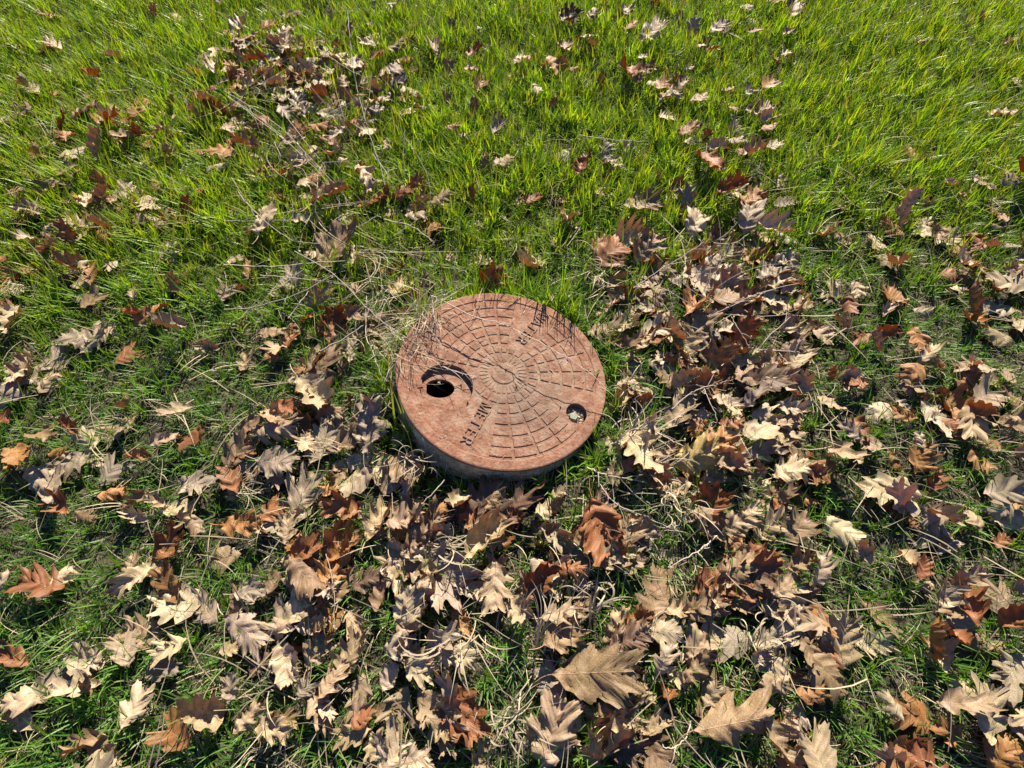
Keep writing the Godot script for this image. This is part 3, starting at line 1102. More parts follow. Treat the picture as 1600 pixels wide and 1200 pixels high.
# ---------------------------------------------------------------- scene
func _ready() -> void:
	var cam := Camera3D.new()
	cam.name = "camera"
	cam.fov = 67.3
	cam.near = 0.02
	cam.far = 400.0
	add_child(cam)
	cam.position = Vector3(0, 1.196, 0)
	cam.rotation_degrees = Vector3(-56, 0, 0)
	cam.current = true

	var we := WorldEnvironment.new()
	we.name = "environment"
	var env := Environment.new()
	env.background_mode = Environment.BG_SKY
	var sky := Sky.new()
	var sm := ProceduralSkyMaterial.new()
	sm.sky_top_color = Color(0.27, 0.40, 0.64)
	sm.sky_horizon_color = Color(0.62, 0.68, 0.74)
	sm.sky_curve = 0.12
	sm.ground_bottom_color = Color(0.10, 0.11, 0.06)
	sm.ground_horizon_color = Color(0.35, 0.38, 0.34)
	sm.sky_energy_multiplier = 0.7
	sky.sky_material = sm
	env.sky = sky
	env.ambient_light_source = Environment.AMBIENT_SOURCE_SKY
	env.tonemap_mode = Environment.TONE_MAPPER_LINEAR
	env.tonemap_exposure = 2.6
	env.sdfgi_enabled = true
	env.ssao_enabled = true
	env.ssil_enabled = true
	we.environment = env
	add_child(we)

	var sun := DirectionalLight3D.new()
	sun.name = "sun"
	sun.light_energy = 1.6
	sun.light_color = Color(1.0, 0.95, 0.87)
	sun.light_angular_distance = 0.5
	sun.shadow_enabled = true
	add_child(sun)
	var el := deg_to_rad(36)
	var az := deg_to_rad(10)
	var to_sun := Vector3(sin(az) * cos(el), sin(el), -cos(az) * cos(el))
	sun.basis = Basis.looking_at(-to_sun, Vector3.UP)

	for n in [hills, patch, warp]:
		n.noise_type = FastNoiseLite.TYPE_SIMPLEX_SMOOTH
		n.fractal_octaves = 3
	hills.seed = 11
	hills.frequency = 1.3
	patch.seed = 12
	patch.frequency = 1.0
	warp.seed = 13
	warp.frequency = 0.02
	warp.fractal_octaves = 2
	make_materials()
	build_ground()
	build_lid()
	build_leaves()
	build_stems()
	build_tufts()
	build_grass()

const LEAVES := """
-1.109 -2.510 0.134 -1 p c
-1.001 -2.525 0.093 -48 r c
-0.883 -2.364 0.086 12 p c
-0.849 -2.406 0.064 6 b u
-1.095 -2.349 0.118 49 r f
-0.763 -2.667 0.040 9 g u
-0.408 -2.540 0.049 -90 p f
-0.596 -2.571 0.041 -90 p f
-0.246 -2.540 0.066 3 b u
-0.689 -2.406 0.085 -69 b c
-0.594 -2.450 0.043 3 r u
-0.423 -2.294 0.084 -90 p c
-0.459 -2.364 0.087 -37 b f
-0.530 -2.301 0.069 -90 r f
-0.314 -2.450 0.048 -90 r f
-0.153 -2.349 0.088 -53 r c
-0.300 -2.349 0.086 20 t c
-0.242 -2.227 0.075 -1 b u
-0.158 -2.214 0.067 -90 t c
-0.117 -2.112 0.091 -15 r c
-0.236 -2.027 0.065 9 b u
-0.432 -2.188 0.114 -11 d c
-0.377 -2.188 0.045 -90 r f
-0.608 -2.254 0.080 -52 g f
-0.764 -2.267 0.071 -51 g c
-0.692 -2.254 0.091 -90 t c
-0.764 -2.124 0.118 -36 p c
-0.818 -2.124 0.060 0 b u
-0.823 -2.051 0.149 -130 p f
-0.955 -2.075 0.087 -51 t c
-0.881 -2.075 0.090 7 b c
-0.990 -1.957 0.120 -71 b f
-0.692 -1.991 0.058 4 o u
-0.602 -2.003 0.096 -9 b u
-0.627 -1.957 0.063 -90 b f
-0.436 -2.039 0.110 -28 d u
-0.388 -2.027 0.069 -142 r c
-0.548 -2.039 0.040 -90 o f
-0.505 -2.063 0.052 -10 r u
-0.639 -1.911 0.104 -90 p f
-0.539 -1.889 0.098 -119 r c
-0.506 -1.923 0.069 -3 b u
-0.655 -1.824 0.088 -90 r f
-0.696 -1.782 0.067 124 r c
-0.204 -1.814 0.058 -57 o f
-0.165 -1.782 0.040 -90 p f
-0.927 -1.711 0.073 -4 o c
-0.476 -1.711 0.041 7 r u
-0.791 -1.586 0.101 -90 r c
-0.674 -1.671 0.090 -8 d f
-0.490 -1.595 0.061 -12 r h
-0.452 -1.531 0.129 -153 p c
-0.087 -1.623 0.064 -4 b u
-0.305 -1.496 0.100 -90 r u
-0.277 -1.505 0.056 -1 r u
-0.388 -1.478 0.061 -6 r u
-0.452 -1.453 0.107 -74 r f
-0.562 -1.444 0.127 -74 b c
-0.560 -1.496 0.078 -74 p c
-0.645 -1.496 0.049 -90 p c
-0.129 -1.478 0.072 -11 r u
-0.222 -1.444 0.083 -60 b f
-0.135 -1.957 0.063 -9 b u
-0.048 -1.803 0.071 -34 g f
-0.659 -2.495 0.065 -7 b u
0.228 -2.587 0.137 -32 d c
0.288 -2.465 0.108 -141 g u
0.325 -2.571 0.091 -42 b c
0.320 -2.406 0.071 -179 g u
0.400 -2.733 0.061 -5 t u
0.477 -2.651 0.081 -21 t c
0.451 -2.618 0.075 -10 b u
0.590 -2.750 0.083 -21 p c
0.730 -2.784 0.070 -9 p u
0.706 -2.634 0.068 -23 b u
0.825 -2.700 0.046 -15 g u
1.004 -2.733 0.068 -90 p f
1.155 -2.801 0.128 -70 t c
1.199 -2.700 0.152 -19 b c
0.484 -2.510 0.089 -55 r f
0.549 -2.435 0.136 -50 p f
0.499 -2.294 0.040 -90 p f
0.737 -2.525 0.088 -24 g u
0.835 -2.510 0.093 -57 t f
0.875 -2.525 0.051 -16 b u
0.771 -2.406 0.078 -15 r u
0.769 -2.322 0.054 -90 r c
0.744 -2.378 0.054 -25 p c
0.977 -2.480 0.064 -90 r f
1.106 -2.480 0.078 -48 t c
1.066 -2.315 0.080 -59 g c
0.677 -2.240 0.063 -47 p c
0.522 -2.131 0.055 -72 p f
0.439 -2.175 0.134 -175 r c
0.467 -2.124 0.059 -90 t c
0.438 -2.294 0.049 -22 t u
0.506 -2.214 0.089 -72 r f
0.201 -2.349 0.108 -19 b c
0.160 -2.240 0.105 -149 o c
0.126 -2.267 0.048 -164 p u
0.035 -2.240 0.078 -71 p c
0.041 -2.162 0.047 0 b u
0.610 -2.124 0.066 -25 r u
0.550 -2.087 0.080 -38 r c
0.566 -2.015 0.120 -59 t c
0.613 -2.063 0.080 -39 b c
0.531 -1.911 0.074 -73 p f
0.437 -1.900 0.040 -6 p u
0.669 -2.003 0.077 -73 r f
0.790 -2.081 0.051 -90 o f
0.929 -2.075 0.080 -50 o f
0.839 -2.015 0.079 -41 p c
0.836 -1.957 0.063 -126 d c
0.876 -1.934 0.103 -60 t c
0.881 -1.878 0.068 -74 p c
0.871 -1.824 0.066 -61 r f
0.769 -1.917 0.042 -90 o f
0.590 -1.803 0.104 -60 r c
0.657 -1.782 0.054 -41 r u
0.753 -1.824 0.067 -28 p u
0.742 -1.761 0.060 -90 b f
0.783 -1.777 0.040 -90 p f
0.592 -1.741 0.053 -90 p c
0.679 -1.721 0.078 -74 p c
0.871 -1.736 0.069 -82 p f
0.751 -1.691 0.054 -29 r c
0.785 -1.681 0.102 -62 t c
0.632 -1.633 0.165 -170 r f
0.301 -1.691 0.088 -23 g u
0.325 -1.633 0.094 -147 g f
0.223 -1.605 0.097 -23 r c
0.480 -1.558 0.062 -42 b u
0.502 -1.513 0.092 -62 d c
0.150 -1.991 0.058 -20 d u
0.056 -1.461 0.074 -74 r c
0.266 -1.496 0.068 -24 t c
0.422 -1.470 0.066 -62 t u
0.388 -1.427 0.122 -90 b f
0.535 -1.444 0.105 -15 g u
0.665 -1.478 0.121 -63 r c
0.697 -1.470 0.069 -150 p c
0.725 -1.444 0.112 -53 o f
0.839 -1.453 0.085 -75 d f
-0.723 -1.316 0.128 6 p c
-0.732 -1.165 0.072 7 o h
-0.507 -1.242 0.165 -27 b f
-0.544 -1.242 0.060 -12 r u
-0.460 -1.210 0.091 -34 p c
-0.607 -1.129 0.111 -3 g f
-0.502 -1.296 0.077 2 b u
-0.624 -1.365 0.075 -90 p c
-0.348 -1.476 0.088 -90 r u
-0.396 -1.461 0.048 0 r u
-0.278 -1.416 0.092 -16 y u
-0.289 -1.380 0.075 -90 t f
-0.308 -1.110 0.113 -17 y c
-0.456 -1.046 0.066 1 g u
-0.420 -1.007 0.082 -90 b c
-0.473 -0.968 0.124 2 r c
-0.501 -0.963 0.049 17 o u
-0.529 -1.046 0.091 -35 t u
-0.364 -1.001 0.060 -90 b f
-0.466 -0.905 0.106 -90 b f
-0.410 -0.889 0.072 0 p f
-0.505 -0.854 0.075 -15 p c
-0.479 -0.844 0.135 -37 b f
-0.528 -0.810 0.077 -90 p c
-0.425 -0.834 0.061 1 d u
-0.771 -1.081 0.080 -8 t f
-0.625 -0.941 0.075 -90 b f
-0.571 -0.920 0.054 -13 r c
-0.787 -1.203 0.065 -90 p f
-0.346 -0.957 0.040 -90 b u
-0.447 -1.099 0.063 -90 b f
0.545 -1.351 0.120 -22 p c
0.693 -1.351 0.120 -18 g c
0.751 -1.316 0.117 -105 p c
0.337 -1.289 0.139 -43 p c
0.256 -1.269 0.091 -42 r f
0.269 -1.210 0.124 -52 r c
0.238 -1.216 0.048 -26 r u
0.568 -1.275 0.119 -54 d h
0.543 -1.236 0.120 -76 t h
0.710 -1.265 0.090 -90 b f
0.693 -1.229 0.110 -97 o c
0.639 -1.216 0.081 -18 b u
0.617 -1.242 0.076 -64 p c
0.381 -1.229 0.136 -44 b c
0.395 -1.165 0.122 -76 b f
0.428 -1.210 0.059 -90 r c
0.567 -1.197 0.079 -55 p c
0.506 -1.135 0.119 -156 p f
0.566 -1.147 0.116 -90 p f
0.603 -1.153 0.098 -76 p c
0.757 -1.210 0.118 -90 g f
0.723 -1.165 0.115 -65 g c
0.778 -1.203 0.098 -40 g c
0.578 -1.093 0.146 -47 t c
0.566 -1.058 0.113 -77 b f
0.647 -1.110 0.062 -47 r u
0.624 -1.063 0.101 -77 b c
0.608 -1.052 0.089 -90 r c
0.489 -1.035 0.123 -39 o c
0.728 -1.116 0.106 -66 p c
0.688 -1.081 0.107 -119 p f
0.761 -1.093 0.086 -66 p c
0.729 -1.035 0.100 -90 t c
0.653 -1.023 0.088 -66 b f
0.325 -1.063 0.087 -28 d u
0.365 -1.075 0.101 -90 b f
0.354 -1.087 0.040 -14 r u
0.269 -1.110 0.093 -64 b c
0.228 -0.990 0.064 -12 t u
0.237 -0.952 0.111 -77 b f
0.280 -0.963 0.098 -55 p c
0.322 -1.007 0.072 -29 t c
0.262 -0.915 0.043 -90 r f
0.362 -1.018 0.052 -77 r f
0.375 -0.931 0.076 -66 r c
0.427 -0.920 0.116 -153 p c
0.430 -0.884 0.085 -153 p f
0.387 -0.844 0.080 -31 d u
0.420 -0.849 0.047 -90 r f
0.473 -0.947 0.127 -32 b f
0.495 -0.974 0.091 -66 p c
0.472 -0.990 0.055 -47 o u
0.569 -0.968 0.097 -77 p c
0.587 -0.936 0.126 -67 r u
0.517 -0.874 0.142 -18 b u
0.548 -0.910 0.053 -33 t u
0.588 -0.869 0.117 -67 p c
0.611 -0.844 0.064 -130 t f
0.583 -0.810 0.114 -68 b f
0.672 -0.820 0.084 -144 p c
0.710 -0.859 0.083 -36 p c
0.661 -0.854 0.053 -67 p c
0.718 -0.963 0.086 -58 p c
0.742 -0.957 0.049 -35 t u
0.715 -0.905 0.085 -67 d f
0.333 -0.920 0.088 -30 t c
0.472 -0.805 0.077 -33 t c
-0.478 -0.759 0.143 -130 p c
-0.490 -0.740 0.090 -16 p u
-0.435 -0.709 0.117 -111 b c
-0.395 -0.745 0.054 -18 b u
-0.357 -0.691 0.062 -19 g c
-0.324 -0.649 0.150 -1 g c
-0.307 -0.687 0.062 -1 g u
-0.439 -0.628 0.127 -17 g f
-0.379 -0.620 0.106 -78 b c
-0.551 -0.687 0.095 -136 t c
-0.541 -0.644 0.120 -100 t h
-0.484 -0.620 0.072 -110 p c
-0.351 -0.579 0.081 -100 p c
-0.300 -0.571 0.121 -120 p c
-0.237 -0.556 0.116 -130 b f
-0.385 -0.571 0.057 -66 t c
-0.621 -0.611 0.094 -90 r f
-0.614 -0.571 0.085 -65 g f
-0.523 -0.567 0.097 -100 g f
-0.570 -0.556 0.071 -53 b f
-0.602 -0.666 0.074 -77 b f
-0.456 -0.481 0.146 -18 g f
-0.466 -0.417 0.066 2 t f
-0.510 -0.463 0.088 -54 r c
-0.570 -0.434 0.109 -90 o f
-0.616 -0.503 0.049 6 p u
-0.403 -0.533 0.062 -19 b u
-0.382 -0.510 0.049 -161 r u
-0.357 -0.424 0.079 -10 o u
-0.354 -0.383 0.103 -33 o c
-0.421 -0.374 0.071 -68 r c
-0.437 -0.360 0.073 -79 t c
-0.281 -0.431 0.097 -23 t c
-0.238 -0.459 0.077 -68 b f
-0.197 -0.466 0.068 -90 b u
-0.224 -0.431 0.094 -79 t c
-0.192 -0.410 0.106 -25 b c
-0.178 -0.397 0.066 -58 p c
-0.242 -0.380 0.054 -3 p u
-0.275 -0.380 0.046 16 b u
-0.275 -0.410 0.051 -12 t u
-0.350 -0.463 0.066 -90 b f
-0.540 -0.722 0.087 -111 r f
-0.260 -0.632 0.055 -21 t c
-0.195 -0.367 0.066 -79 p c
0.265 -0.745 0.088 -57 y h
0.277 -0.791 0.070 -67 t h
0.282 -0.599 0.144 -177 p f
0.322 -0.579 0.067 -159 p c
0.237 -0.556 0.070 -79 b c
0.392 -0.705 0.128 -41 t c
0.420 -0.691 0.049 -18 p u
0.459 -0.782 0.083 -67 d f
0.516 -0.810 0.083 -19 b u
0.511 -0.731 0.094 -128 p c
0.601 -0.786 0.131 -90 d f
0.670 -0.796 0.097 -144 p c
0.655 -0.713 0.077 -115 p c
0.595 -0.700 0.083 -90 p c
0.543 -0.718 0.054 -20 p u
0.560 -0.649 0.092 -101 p f
0.573 -0.611 0.119 -69 g f
0.634 -0.674 0.065 -69 t c
0.616 -0.678 0.066 -79 p c
0.507 -0.674 0.061 -101 r c
0.400 -0.575 0.115 -79 y c
0.451 -0.599 0.110 -43 o c
0.490 -0.628 0.080 -35 p c
0.497 -0.595 0.070 -113 t f
0.501 -0.563 0.065 -90 b f
0.473 -0.563 0.074 -90 t c
0.548 -0.552 0.067 -37 t u
0.607 -0.548 0.094 -74 p a
0.579 -0.492 0.090 -38 r h
0.560 -0.499 0.049 -46 b u
0.415 -0.463 0.096 -44 r u
0.405 -0.445 0.079 -90 b f
0.430 -0.470 0.044 -70 o u
0.462 -0.431 0.098 -70 t c
0.417 -0.421 0.092 -100 t h
0.445 -0.397 0.066 -123 b f
0.183 -0.452 0.116 -14 b c
0.174 -0.427 0.059 -32 d u
0.194 -0.431 0.057 -165 r c
0.227 -0.393 0.117 -24 b c
0.267 -0.400 0.087 -52 g f
0.235 -0.374 0.067 -61 p c
0.587 -0.421 0.088 -62 b f
0.502 -0.459 0.048 -70 p c
0.484 -0.364 0.070 -38 r c
0.396 -0.364 0.053 -20 b u
0.511 -0.357 0.055 -90 r f
0.363 -0.611 0.048 -50 b c
0.317 -0.518 0.046 -79 o f
0.228 -0.529 0.059 -90 d f
-0.071 -0.459 0.149 -27 d f
-0.041 -0.488 0.079 -27 b f
0.007 -0.473 0.137 -38 d f
-0.182 -0.404 0.125 -36 b c
-0.155 -0.404 0.070 -26 p u
-0.157 -0.332 0.141 -118 g f
-0.059 -0.390 0.127 -38 t h
-0.032 -0.351 0.068 -9 t u
-0.035 -0.307 0.112 -179 t f
0.053 -0.404 0.086 -90 d u
0.097 -0.417 0.087 -152 p c
0.013 -0.441 0.063 -39 r u
0.096 -0.473 0.044 -21 b u
0.152 -0.404 0.086 -90 b c
0.180 -0.421 0.143 -164 r c
0.222 -0.380 0.135 -34 b c
0.245 -0.404 0.085 -16 g f
0.191 -0.357 0.087 -61 p c
0.238 -0.348 0.070 -61 t f
0.051 -0.344 0.049 -130 p c
0.051 -0.313 0.102 -31 r c
0.025 -0.307 0.056 -10 t u
0.112 -0.335 0.070 -99 r f
0.015 -0.259 0.070 -138 p c
0.086 -0.250 0.080 -71 t c
0.090 -0.207 0.097 -62 b c
-0.185 -0.256 0.133 -27 t c
-0.198 -0.270 0.060 -37 p c
-0.237 -0.338 0.095 -154 p c
-0.242 -0.407 0.078 -46 b u
-0.217 -0.421 0.056 -90 t c
-0.159 -0.459 0.052 -46 o c
-0.526 -0.294 0.084 -79 g c
-0.539 -0.277 0.056 4 b f
-0.507 -0.224 0.113 -123 g f
-0.538 -0.247 0.040 -57 t c
-0.424 -0.250 0.104 -52 p f
-0.443 -0.228 0.062 110 t f
-0.383 -0.257 0.065 -22 b c
-0.381 -0.228 0.067 -90 p c
-0.420 -0.171 0.094 -152 p c
-0.366 -0.186 0.076 -23 t c
-0.360 -0.205 0.060 0 t c
-0.469 -0.165 0.058 -34 d f
-0.359 -0.337 0.103 -10 o c
-0.335 -0.305 0.080 0 b c
-0.407 -0.322 0.112 -133 b h
-0.373 -0.298 0.065 -90 p c
-0.424 -0.355 0.065 11 b u
-0.257 -0.281 0.070 -3 b c
-0.301 -0.244 0.093 -142 t c
-0.291 -0.221 0.073 -142 t h
-0.287 -0.315 0.089 -69 d f
-0.202 -0.260 0.085 -4 p c
-0.209 -0.193 0.073 -80 g c
-0.177 -0.174 0.074 -90 t f
-0.172 -0.156 0.065 -116 p c
-0.223 -0.144 0.056 -27 p c
-0.300 -0.174 0.095 -25 t c
-0.324 -0.138 0.080 -25 t h
-0.368 -0.127 0.054 -36 g f
-0.339 -0.092 0.082 -139 t c
-0.352 -0.109 0.046 -90 r c
-0.263 -0.078 0.050 -39 r c
-0.267 -0.065 0.040 -51 o c
-0.501 -0.124 0.056 4 g f
-0.457 -0.078 0.067 -35 t c
-0.419 -0.065 0.082 -106 t c
-0.405 -0.076 0.062 -90 b f
-0.227 -0.095 0.050 -61 b f
-0.197 -0.030 0.111 -29 p f
-0.223 -0.035 0.053 18 p c
-0.169 -0.022 0.072 -90 p f
-0.130 -0.087 0.119 -134 t c
-0.529 -0.190 0.044 -90 t f
-0.473 -0.312 0.050 -19 b f
0.142 -0.147 0.165 -90 b f
0.075 -0.132 0.084 31 g f
0.084 -0.101 0.040 -148 p c
0.195 -0.177 0.047 -152 t c
0.196 -0.221 0.098 -16 t h
0.161 -0.171 0.047 -35 p u
-0.089 -0.092 0.116 -144 r f
0.066 -0.051 0.121 -19 t c
0.091 -0.059 0.079 -55 p c
-0.126 -0.070 0.095 -143 t c
-0.151 -0.101 0.068 -153 t u
-0.107 -0.183 0.088 -108 p f
0.170 -0.095 0.067 -64 b c
0.194 -0.078 0.084 -73 t c
0.167 -0.059 0.082 -64 t c
0.172 -0.043 0.103 -56 t h
0.208 -0.087 0.059 -37 b c
0.186 -0.033 0.079 -98 d f
0.221 -0.147 0.054 -37 b u
0.123 -0.260 0.074 -71 b f
0.211 -0.205 0.077 -71 d f
0.234 -0.228 0.053 -90 b f
-0.052 -0.025 0.077 -33 t c
0.281 -0.284 0.137 -17 b f
0.323 -0.260 0.079 -80 t c
0.358 -0.264 0.095 -71 b f
0.389 -0.260 0.074 -38 g u
0.242 -0.231 0.081 -17 o u
0.236 -0.205 0.065 -27 t c
0.275 -0.168 0.072 -28 p c
0.298 -0.147 0.049 -130 p c
0.333 -0.159 0.089 -47 b h
0.282 -0.220 0.074 -99 p f
0.354 -0.202 0.106 -47 t c
0.376 -0.208 0.060 -39 p c
0.479 -0.329 0.127 -80 d c
0.436 -0.333 0.095 -71 b f
0.399 -0.308 0.112 -76 r f
0.463 -0.291 0.072 -80 r c
0.541 -0.305 0.103 -63 t c
0.517 -0.267 0.100 -122 p c
0.523 -0.224 0.106 -41 p f
0.474 -0.205 0.066 -72 p c
0.453 -0.177 0.056 -57 p c
0.501 -0.193 0.060 -41 b u
0.492 -0.159 0.062 -146 r u
0.470 -0.135 0.055 -90 t c
0.516 -0.138 0.052 -34 r c
0.377 -0.070 0.152 -81 b f
0.362 -0.121 0.076 -40 t c
0.345 -0.098 0.060 -57 b f
0.450 -0.046 0.104 -156 t c
0.487 -0.068 0.061 -90 r f
0.426 -0.087 0.052 -58 b c
0.476 -0.073 0.056 -158 t c
0.240 -0.033 0.100 -151 d f
0.197 -0.098 0.064 -37 b c
0.181 -0.070 0.074 -90 t c
0.248 -0.070 0.062 -56 t c
0.438 -0.274 0.066 -122 b c
0.566 -0.344 0.087 -71 b c
0.477 -0.020 0.060 -90 b f
0.430 -0.358 0.069 -46 r c
0.464 -0.362 0.071 -90 t c
-0.063 -1.112 0.108 -79 r u
-0.257 -1.067 0.114 -62 d u
-0.193 -1.100 0.083 -19 b u
0.035 -1.100 0.074 -15 b u
"""
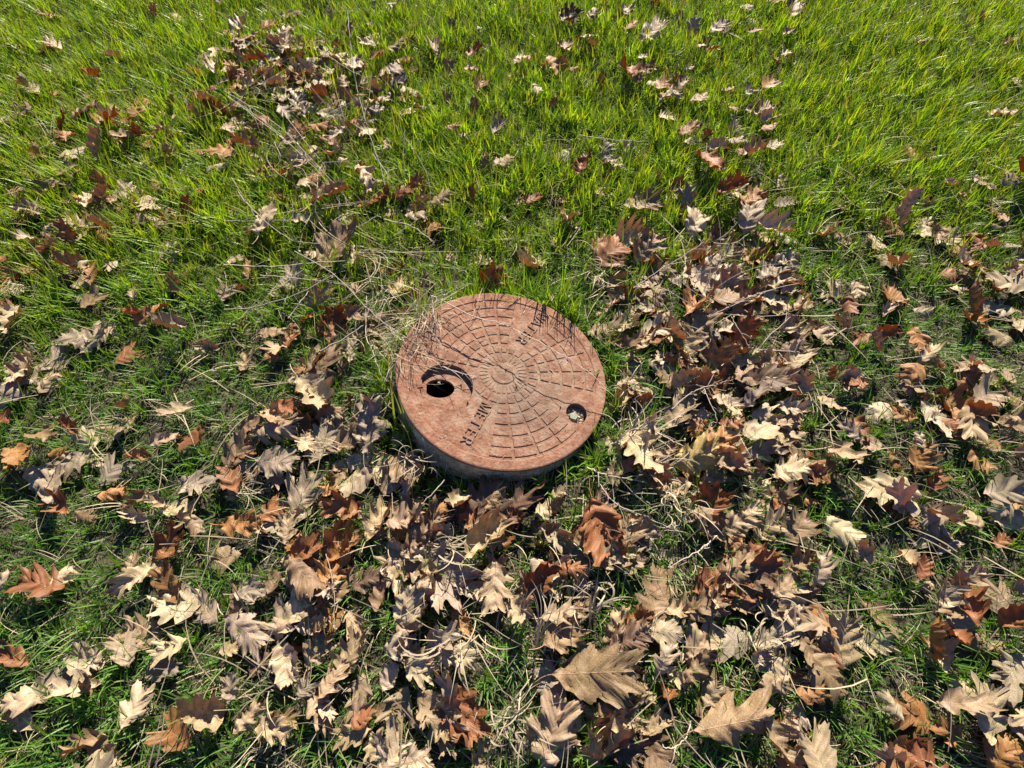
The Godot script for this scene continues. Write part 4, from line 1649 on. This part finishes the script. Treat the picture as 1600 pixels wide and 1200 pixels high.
const STEMS := """
-0.195,0.160,-0.956 -0.091,0.150,-0.900 -0.017,0.140,-0.881 0.078,0.130,-0.827 0.149,0.110,-0.792 0.224,0.080,-0.737|1.3|7|long dry stem with seed pods lying across the rusty lid
-0.076,0.120,-1.019 -0.092,0.110,-0.953 -0.106,0.100,-0.914|0.9|1|short thin straw standing over the far edge of the lid
-0.194,0.090,-0.806 -0.149,0.100,-0.782 -0.116,0.100,-0.770 -0.082,0.090,-0.766|1.0|5|dry seed sprig lying across the keyhole recess
-0.285,0.120,-0.930 -0.243,0.130,-0.871 -0.215,0.110,-0.852|1.0|2|pale stem leaning over the lid edge above the recess
-0.291,0.110,-0.882 -0.249,0.120,-0.839 -0.220,0.100,-0.820|1.0|2|grey stem ending just short of the keyhole recess
-0.307,0.130,-0.895 -0.232,0.130,-0.837 -0.196,0.110,-0.824|0.8|3|thin branching stem crossing the lid edge beside the recess
-0.189,0.170,-0.931 -0.186,0.160,-0.895 -0.178,0.130,-0.856 -0.172,0.110,-0.827|1.2|3|upright grey stem standing before the brick-patterned lid sector
-0.234,0.090,-0.791 -0.149,0.090,-0.760|0.8|1|short straw reaching into the keyhole recess
-0.223,0.140,-0.917 -0.195,0.140,-0.887 -0.207,0.120,-0.874|1.0|2|bent twig over the shaded edge of the lid
-0.174,0.130,-0.971 -0.132,0.150,-0.980 -0.101,0.170,-0.993|0.9|2|thin stem rising from the far edge of the lid
-1.005,0.100,-1.973 -0.789,0.090,-1.792 -0.596,0.070,-1.568 -0.488,0.050,-1.428|1.4|8|longest of the parallel grey weed stems beyond the lid
-0.964,0.120,-1.903 -0.789,0.100,-1.755 -0.615,0.080,-1.563 -0.542,0.050,-1.487|1.1|6|grey weed stem running beside the longest one
-0.957,0.090,-1.922 -0.745,0.080,-1.716 -0.587,0.060,-1.563|1.0|5|third of the parallel grey weed stems
-0.768,0.140,-1.825 -0.689,0.120,-1.703 -0.588,0.070,-1.586|1.2|6|grey weed stem crossing the bundle from above
-0.703,0.140,-2.179 -0.572,0.120,-2.067 -0.521,0.090,-2.075|1.1|4|slanting stem above the leaf drift farthest from the lid
-0.383,0.020,-1.448 -0.404,0.080,-1.545 -0.453,0.150,-1.675 -0.494,0.220,-1.810 -0.519,0.280,-1.948 -0.535,0.320,-2.053|1.8|9|tall dark weed stem rising highest from the grass
-0.251,0.020,-1.448 -0.259,0.060,-1.527 -0.294,0.100,-1.599 -0.337,0.120,-1.664|1.4|5|forked grey weed stalk standing in green grass
-0.342,0.020,-1.482 -0.339,0.090,-1.576 -0.337,0.140,-1.671|1.2|5|straight upright weed stalk beside the forked one
-0.863,0.080,-1.518 -0.807,0.070,-1.436 -0.760,0.060,-1.366|1.0|2|short pale stem sloping through shaded grass
-0.522,0.060,-1.449 -0.559,0.060,-1.407 -0.605,0.040,-1.390|1.0|2|short stem over the brown leaf drift
-0.599,0.080,-1.536 -0.594,0.070,-1.453 -0.602,0.050,-1.378|1.3|3|steep pale stem over the brown leaf drift
-0.791,0.070,-1.527 -0.695,0.070,-1.549 -0.597,0.060,-1.554|1.2|4|level grey stem beside the rust leaf
-0.593,0.080,-1.595 -0.519,0.080,-1.600 -0.450,0.070,-1.624|1.0|1|level straw lying on top of green grass
-0.706,0.080,-1.536 -0.661,0.070,-1.577 -0.615,0.060,-1.474|1.1|3|bent grey twig in the weed bundle
-0.452,0.060,-1.667 -0.393,0.060,-1.563 -0.353,0.040,-1.483|1.0|4|slanting twig between the tall weed and the forked stalk
-0.766,0.090,-1.690 -0.731,0.090,-1.613 -0.748,0.060,-1.619|0.9|2|small upright twig in the weed bundle
0.223,0.070,-1.756 0.323,0.070,-1.731 0.451,0.060,-1.736|1.5|1|pale straw lying level in the open lawn
0.627,0.090,-1.681 0.607,0.060,-1.591 0.604,0.030,-1.558|1.0|1|thin grey stalk standing over the dark rust leaf
0.892,0.080,-2.132 0.828,0.060,-2.082 0.798,0.040,-2.069|1.0|2|slanting grey stalk far out in the lawn
-0.831,0.080,-1.320 -0.738,0.080,-1.320 -0.644,0.070,-1.339|1.0|1|level straw above the pale curled leaf
-0.788,0.070,-1.153 -0.655,0.070,-1.147 -0.539,0.080,-1.151 -0.458,0.070,-1.168|1.6|2|thickest level stem crossing the pointed brown leaf
-0.749,0.060,-1.000 -0.663,0.070,-1.002 -0.552,0.080,-1.040 -0.472,0.080,-1.110|1.5|4|rising stem that meets the pointed brown leaf
-0.680,0.070,-1.114 -0.540,0.070,-1.096 -0.426,0.070,-1.075|1.4|4|level stem below the pointed brown leaf
-0.596,0.090,-1.185 -0.476,0.090,-1.100 -0.385,0.090,-0.998 -0.319,0.090,-0.929 -0.229,0.100,-0.831|1.3|6|long stem running from the brown leaf to the lid edge
-0.466,0.080,-0.849 -0.414,0.090,-0.878 -0.369,0.090,-0.921|2.0|1|thick pale straw blade beside the rust leaf
-0.576,0.060,-0.970 -0.553,0.070,-1.010 -0.537,0.070,-1.055|1.6|1|short pale stick in the dark grass
-0.794,0.120,-1.398 -0.727,0.110,-1.319 -0.615,0.080,-1.240 -0.528,0.060,-1.249|1.3|5|bowed grey stem beside the pale curled leaf
-0.627,0.120,-1.355 -0.626,0.090,-1.309 -0.632,0.050,-1.273|1.2|3|upright grey stem beside the pale curled leaf
-0.562,0.120,-1.398 -0.570,0.090,-1.350 -0.536,0.050,-1.307|1.2|3|bent pale stem over the rust curled leaf
-0.463,0.080,-1.273 -0.427,0.090,-1.292 -0.391,0.090,-1.329|1.0|2|short stem behind the pointed brown leaf
-0.367,0.090,-1.315 -0.281,0.090,-1.282 -0.224,0.080,-1.234|1.9|2|thick pale twig in grass beyond the lid
-0.506,0.100,-1.395 -0.508,0.060,-1.337|1.1|2|stubby upright stem over the rust leaves
-0.375,0.090,-1.020 -0.360,0.080,-0.896 -0.334,0.090,-0.839 -0.301,0.090,-0.755|1.4|5|long pale stem drooping beside the lid edge
-0.640,0.070,-1.044 -0.606,0.070,-1.084 -0.569,0.070,-1.132|1.0|2|faint stem in shaded grass below the level stems
0.570,0.090,-1.229 0.596,0.100,-1.244 0.632,0.110,-1.278|1.0|2|thin twig over the rolled dark leaf
0.569,0.070,-1.241 0.617,0.080,-1.227 0.664,0.090,-1.255|1.2|2|pale twig beside the rolled dark leaf
0.322,0.070,-1.067 0.396,0.080,-1.121 0.491,0.090,-1.185 0.533,0.090,-1.223|1.2|3|long twig slanting over the leaf drift beyond the lid
0.503,0.070,-0.967 0.549,0.080,-0.985 0.628,0.090,-1.025 0.755,0.090,-1.065|1.3|5|longest twig slanting over the pale leaf drift
0.545,0.070,-0.975 0.626,0.070,-0.967 0.714,0.070,-0.977|1.2|3|level twig over the pale leaf drift
0.597,0.060,-0.857 0.642,0.080,-0.901 0.699,0.090,-0.949|1.4|2|pale twig slanting beside the large rust leaf
0.555,0.080,-0.958 0.573,0.070,-0.914 0.597,0.050,-0.869|1.3|3|twig crossing the front of the large rust leaf
0.606,0.060,-0.869 0.657,0.060,-0.866 0.710,0.060,-0.859|1.4|3|level twig below the large rust leaf
0.329,0.080,-1.069 0.403,0.080,-1.051 0.465,0.070,-1.010|1.0|4|wiry stem over the leaf drift beside the lid
0.426,0.080,-1.121 0.460,0.070,-1.078 0.507,0.060,-1.042|1.0|2|short stem pointing at the pale lobed leaf
0.658,0.060,-0.857 0.676,0.060,-0.823 0.702,0.050,-0.815|1.1|2|small twig farthest from the lid in the drift
0.369,0.060,-0.697 0.409,0.070,-0.728 0.438,0.080,-0.739 0.490,0.080,-0.755|1.8|6|thick branching twig with buds beside the lid
0.450,0.070,-0.746 0.457,0.070,-0.706 0.466,0.060,-0.661 0.447,0.040,-0.647|1.2|4|crooked twig hanging below the branching one
0.410,0.060,-0.764 0.451,0.070,-0.753 0.501,0.070,-0.741|1.0|4|short budded twig on the branching one
0.164,0.050,-0.554 0.193,0.060,-0.534 0.233,0.060,-0.523 0.289,0.050,-0.518|1.6|5|pale stem in front of the lid beside the ragged leaf
0.186,0.050,-0.516 0.219,0.050,-0.469 0.269,0.050,-0.444 0.343,0.040,-0.414|1.5|5|pale feathery stem slanting through the straw
0.220,0.060,-0.468 0.234,0.050,-0.424 0.242,0.040,-0.383|1.2|3|forked end of the feathery stem
0.417,0.050,-0.400 0.376,0.060,-0.370 0.330,0.050,-0.346|2.0|4|pale budded twig below the straw tangle
0.324,0.060,-0.636 0.360,0.060,-0.612 0.398,0.050,-0.593|1.8|1|pale straw pointing from the straw fan
-0.144,0.060,-0.519 -0.171,0.060,-0.483 -0.210,0.050,-0.448|1.4|0|straight straw lying beside the curly tuft
0.123,0.050,-0.387 0.153,0.050,-0.354 0.169,0.040,-0.348|1.2|2|thin stem in front of the curled rust leaf
-0.369,0.060,-0.360 -0.341,0.050,-0.286 -0.338,0.040,-0.242|0.9|2|thin dry sprig standing between brown leaves
-0.426,0.040,-0.292 -0.385,0.040,-0.265 -0.342,0.040,-0.235|1.2|0|straight green-brown stalk across the star leaf
0.312,0.030,-0.076 0.295,0.040,-0.048 0.265,0.040,-0.035 0.251,0.030,-0.049|1.6|1|bowed pale stalk nearest to the big flat leaf
"""
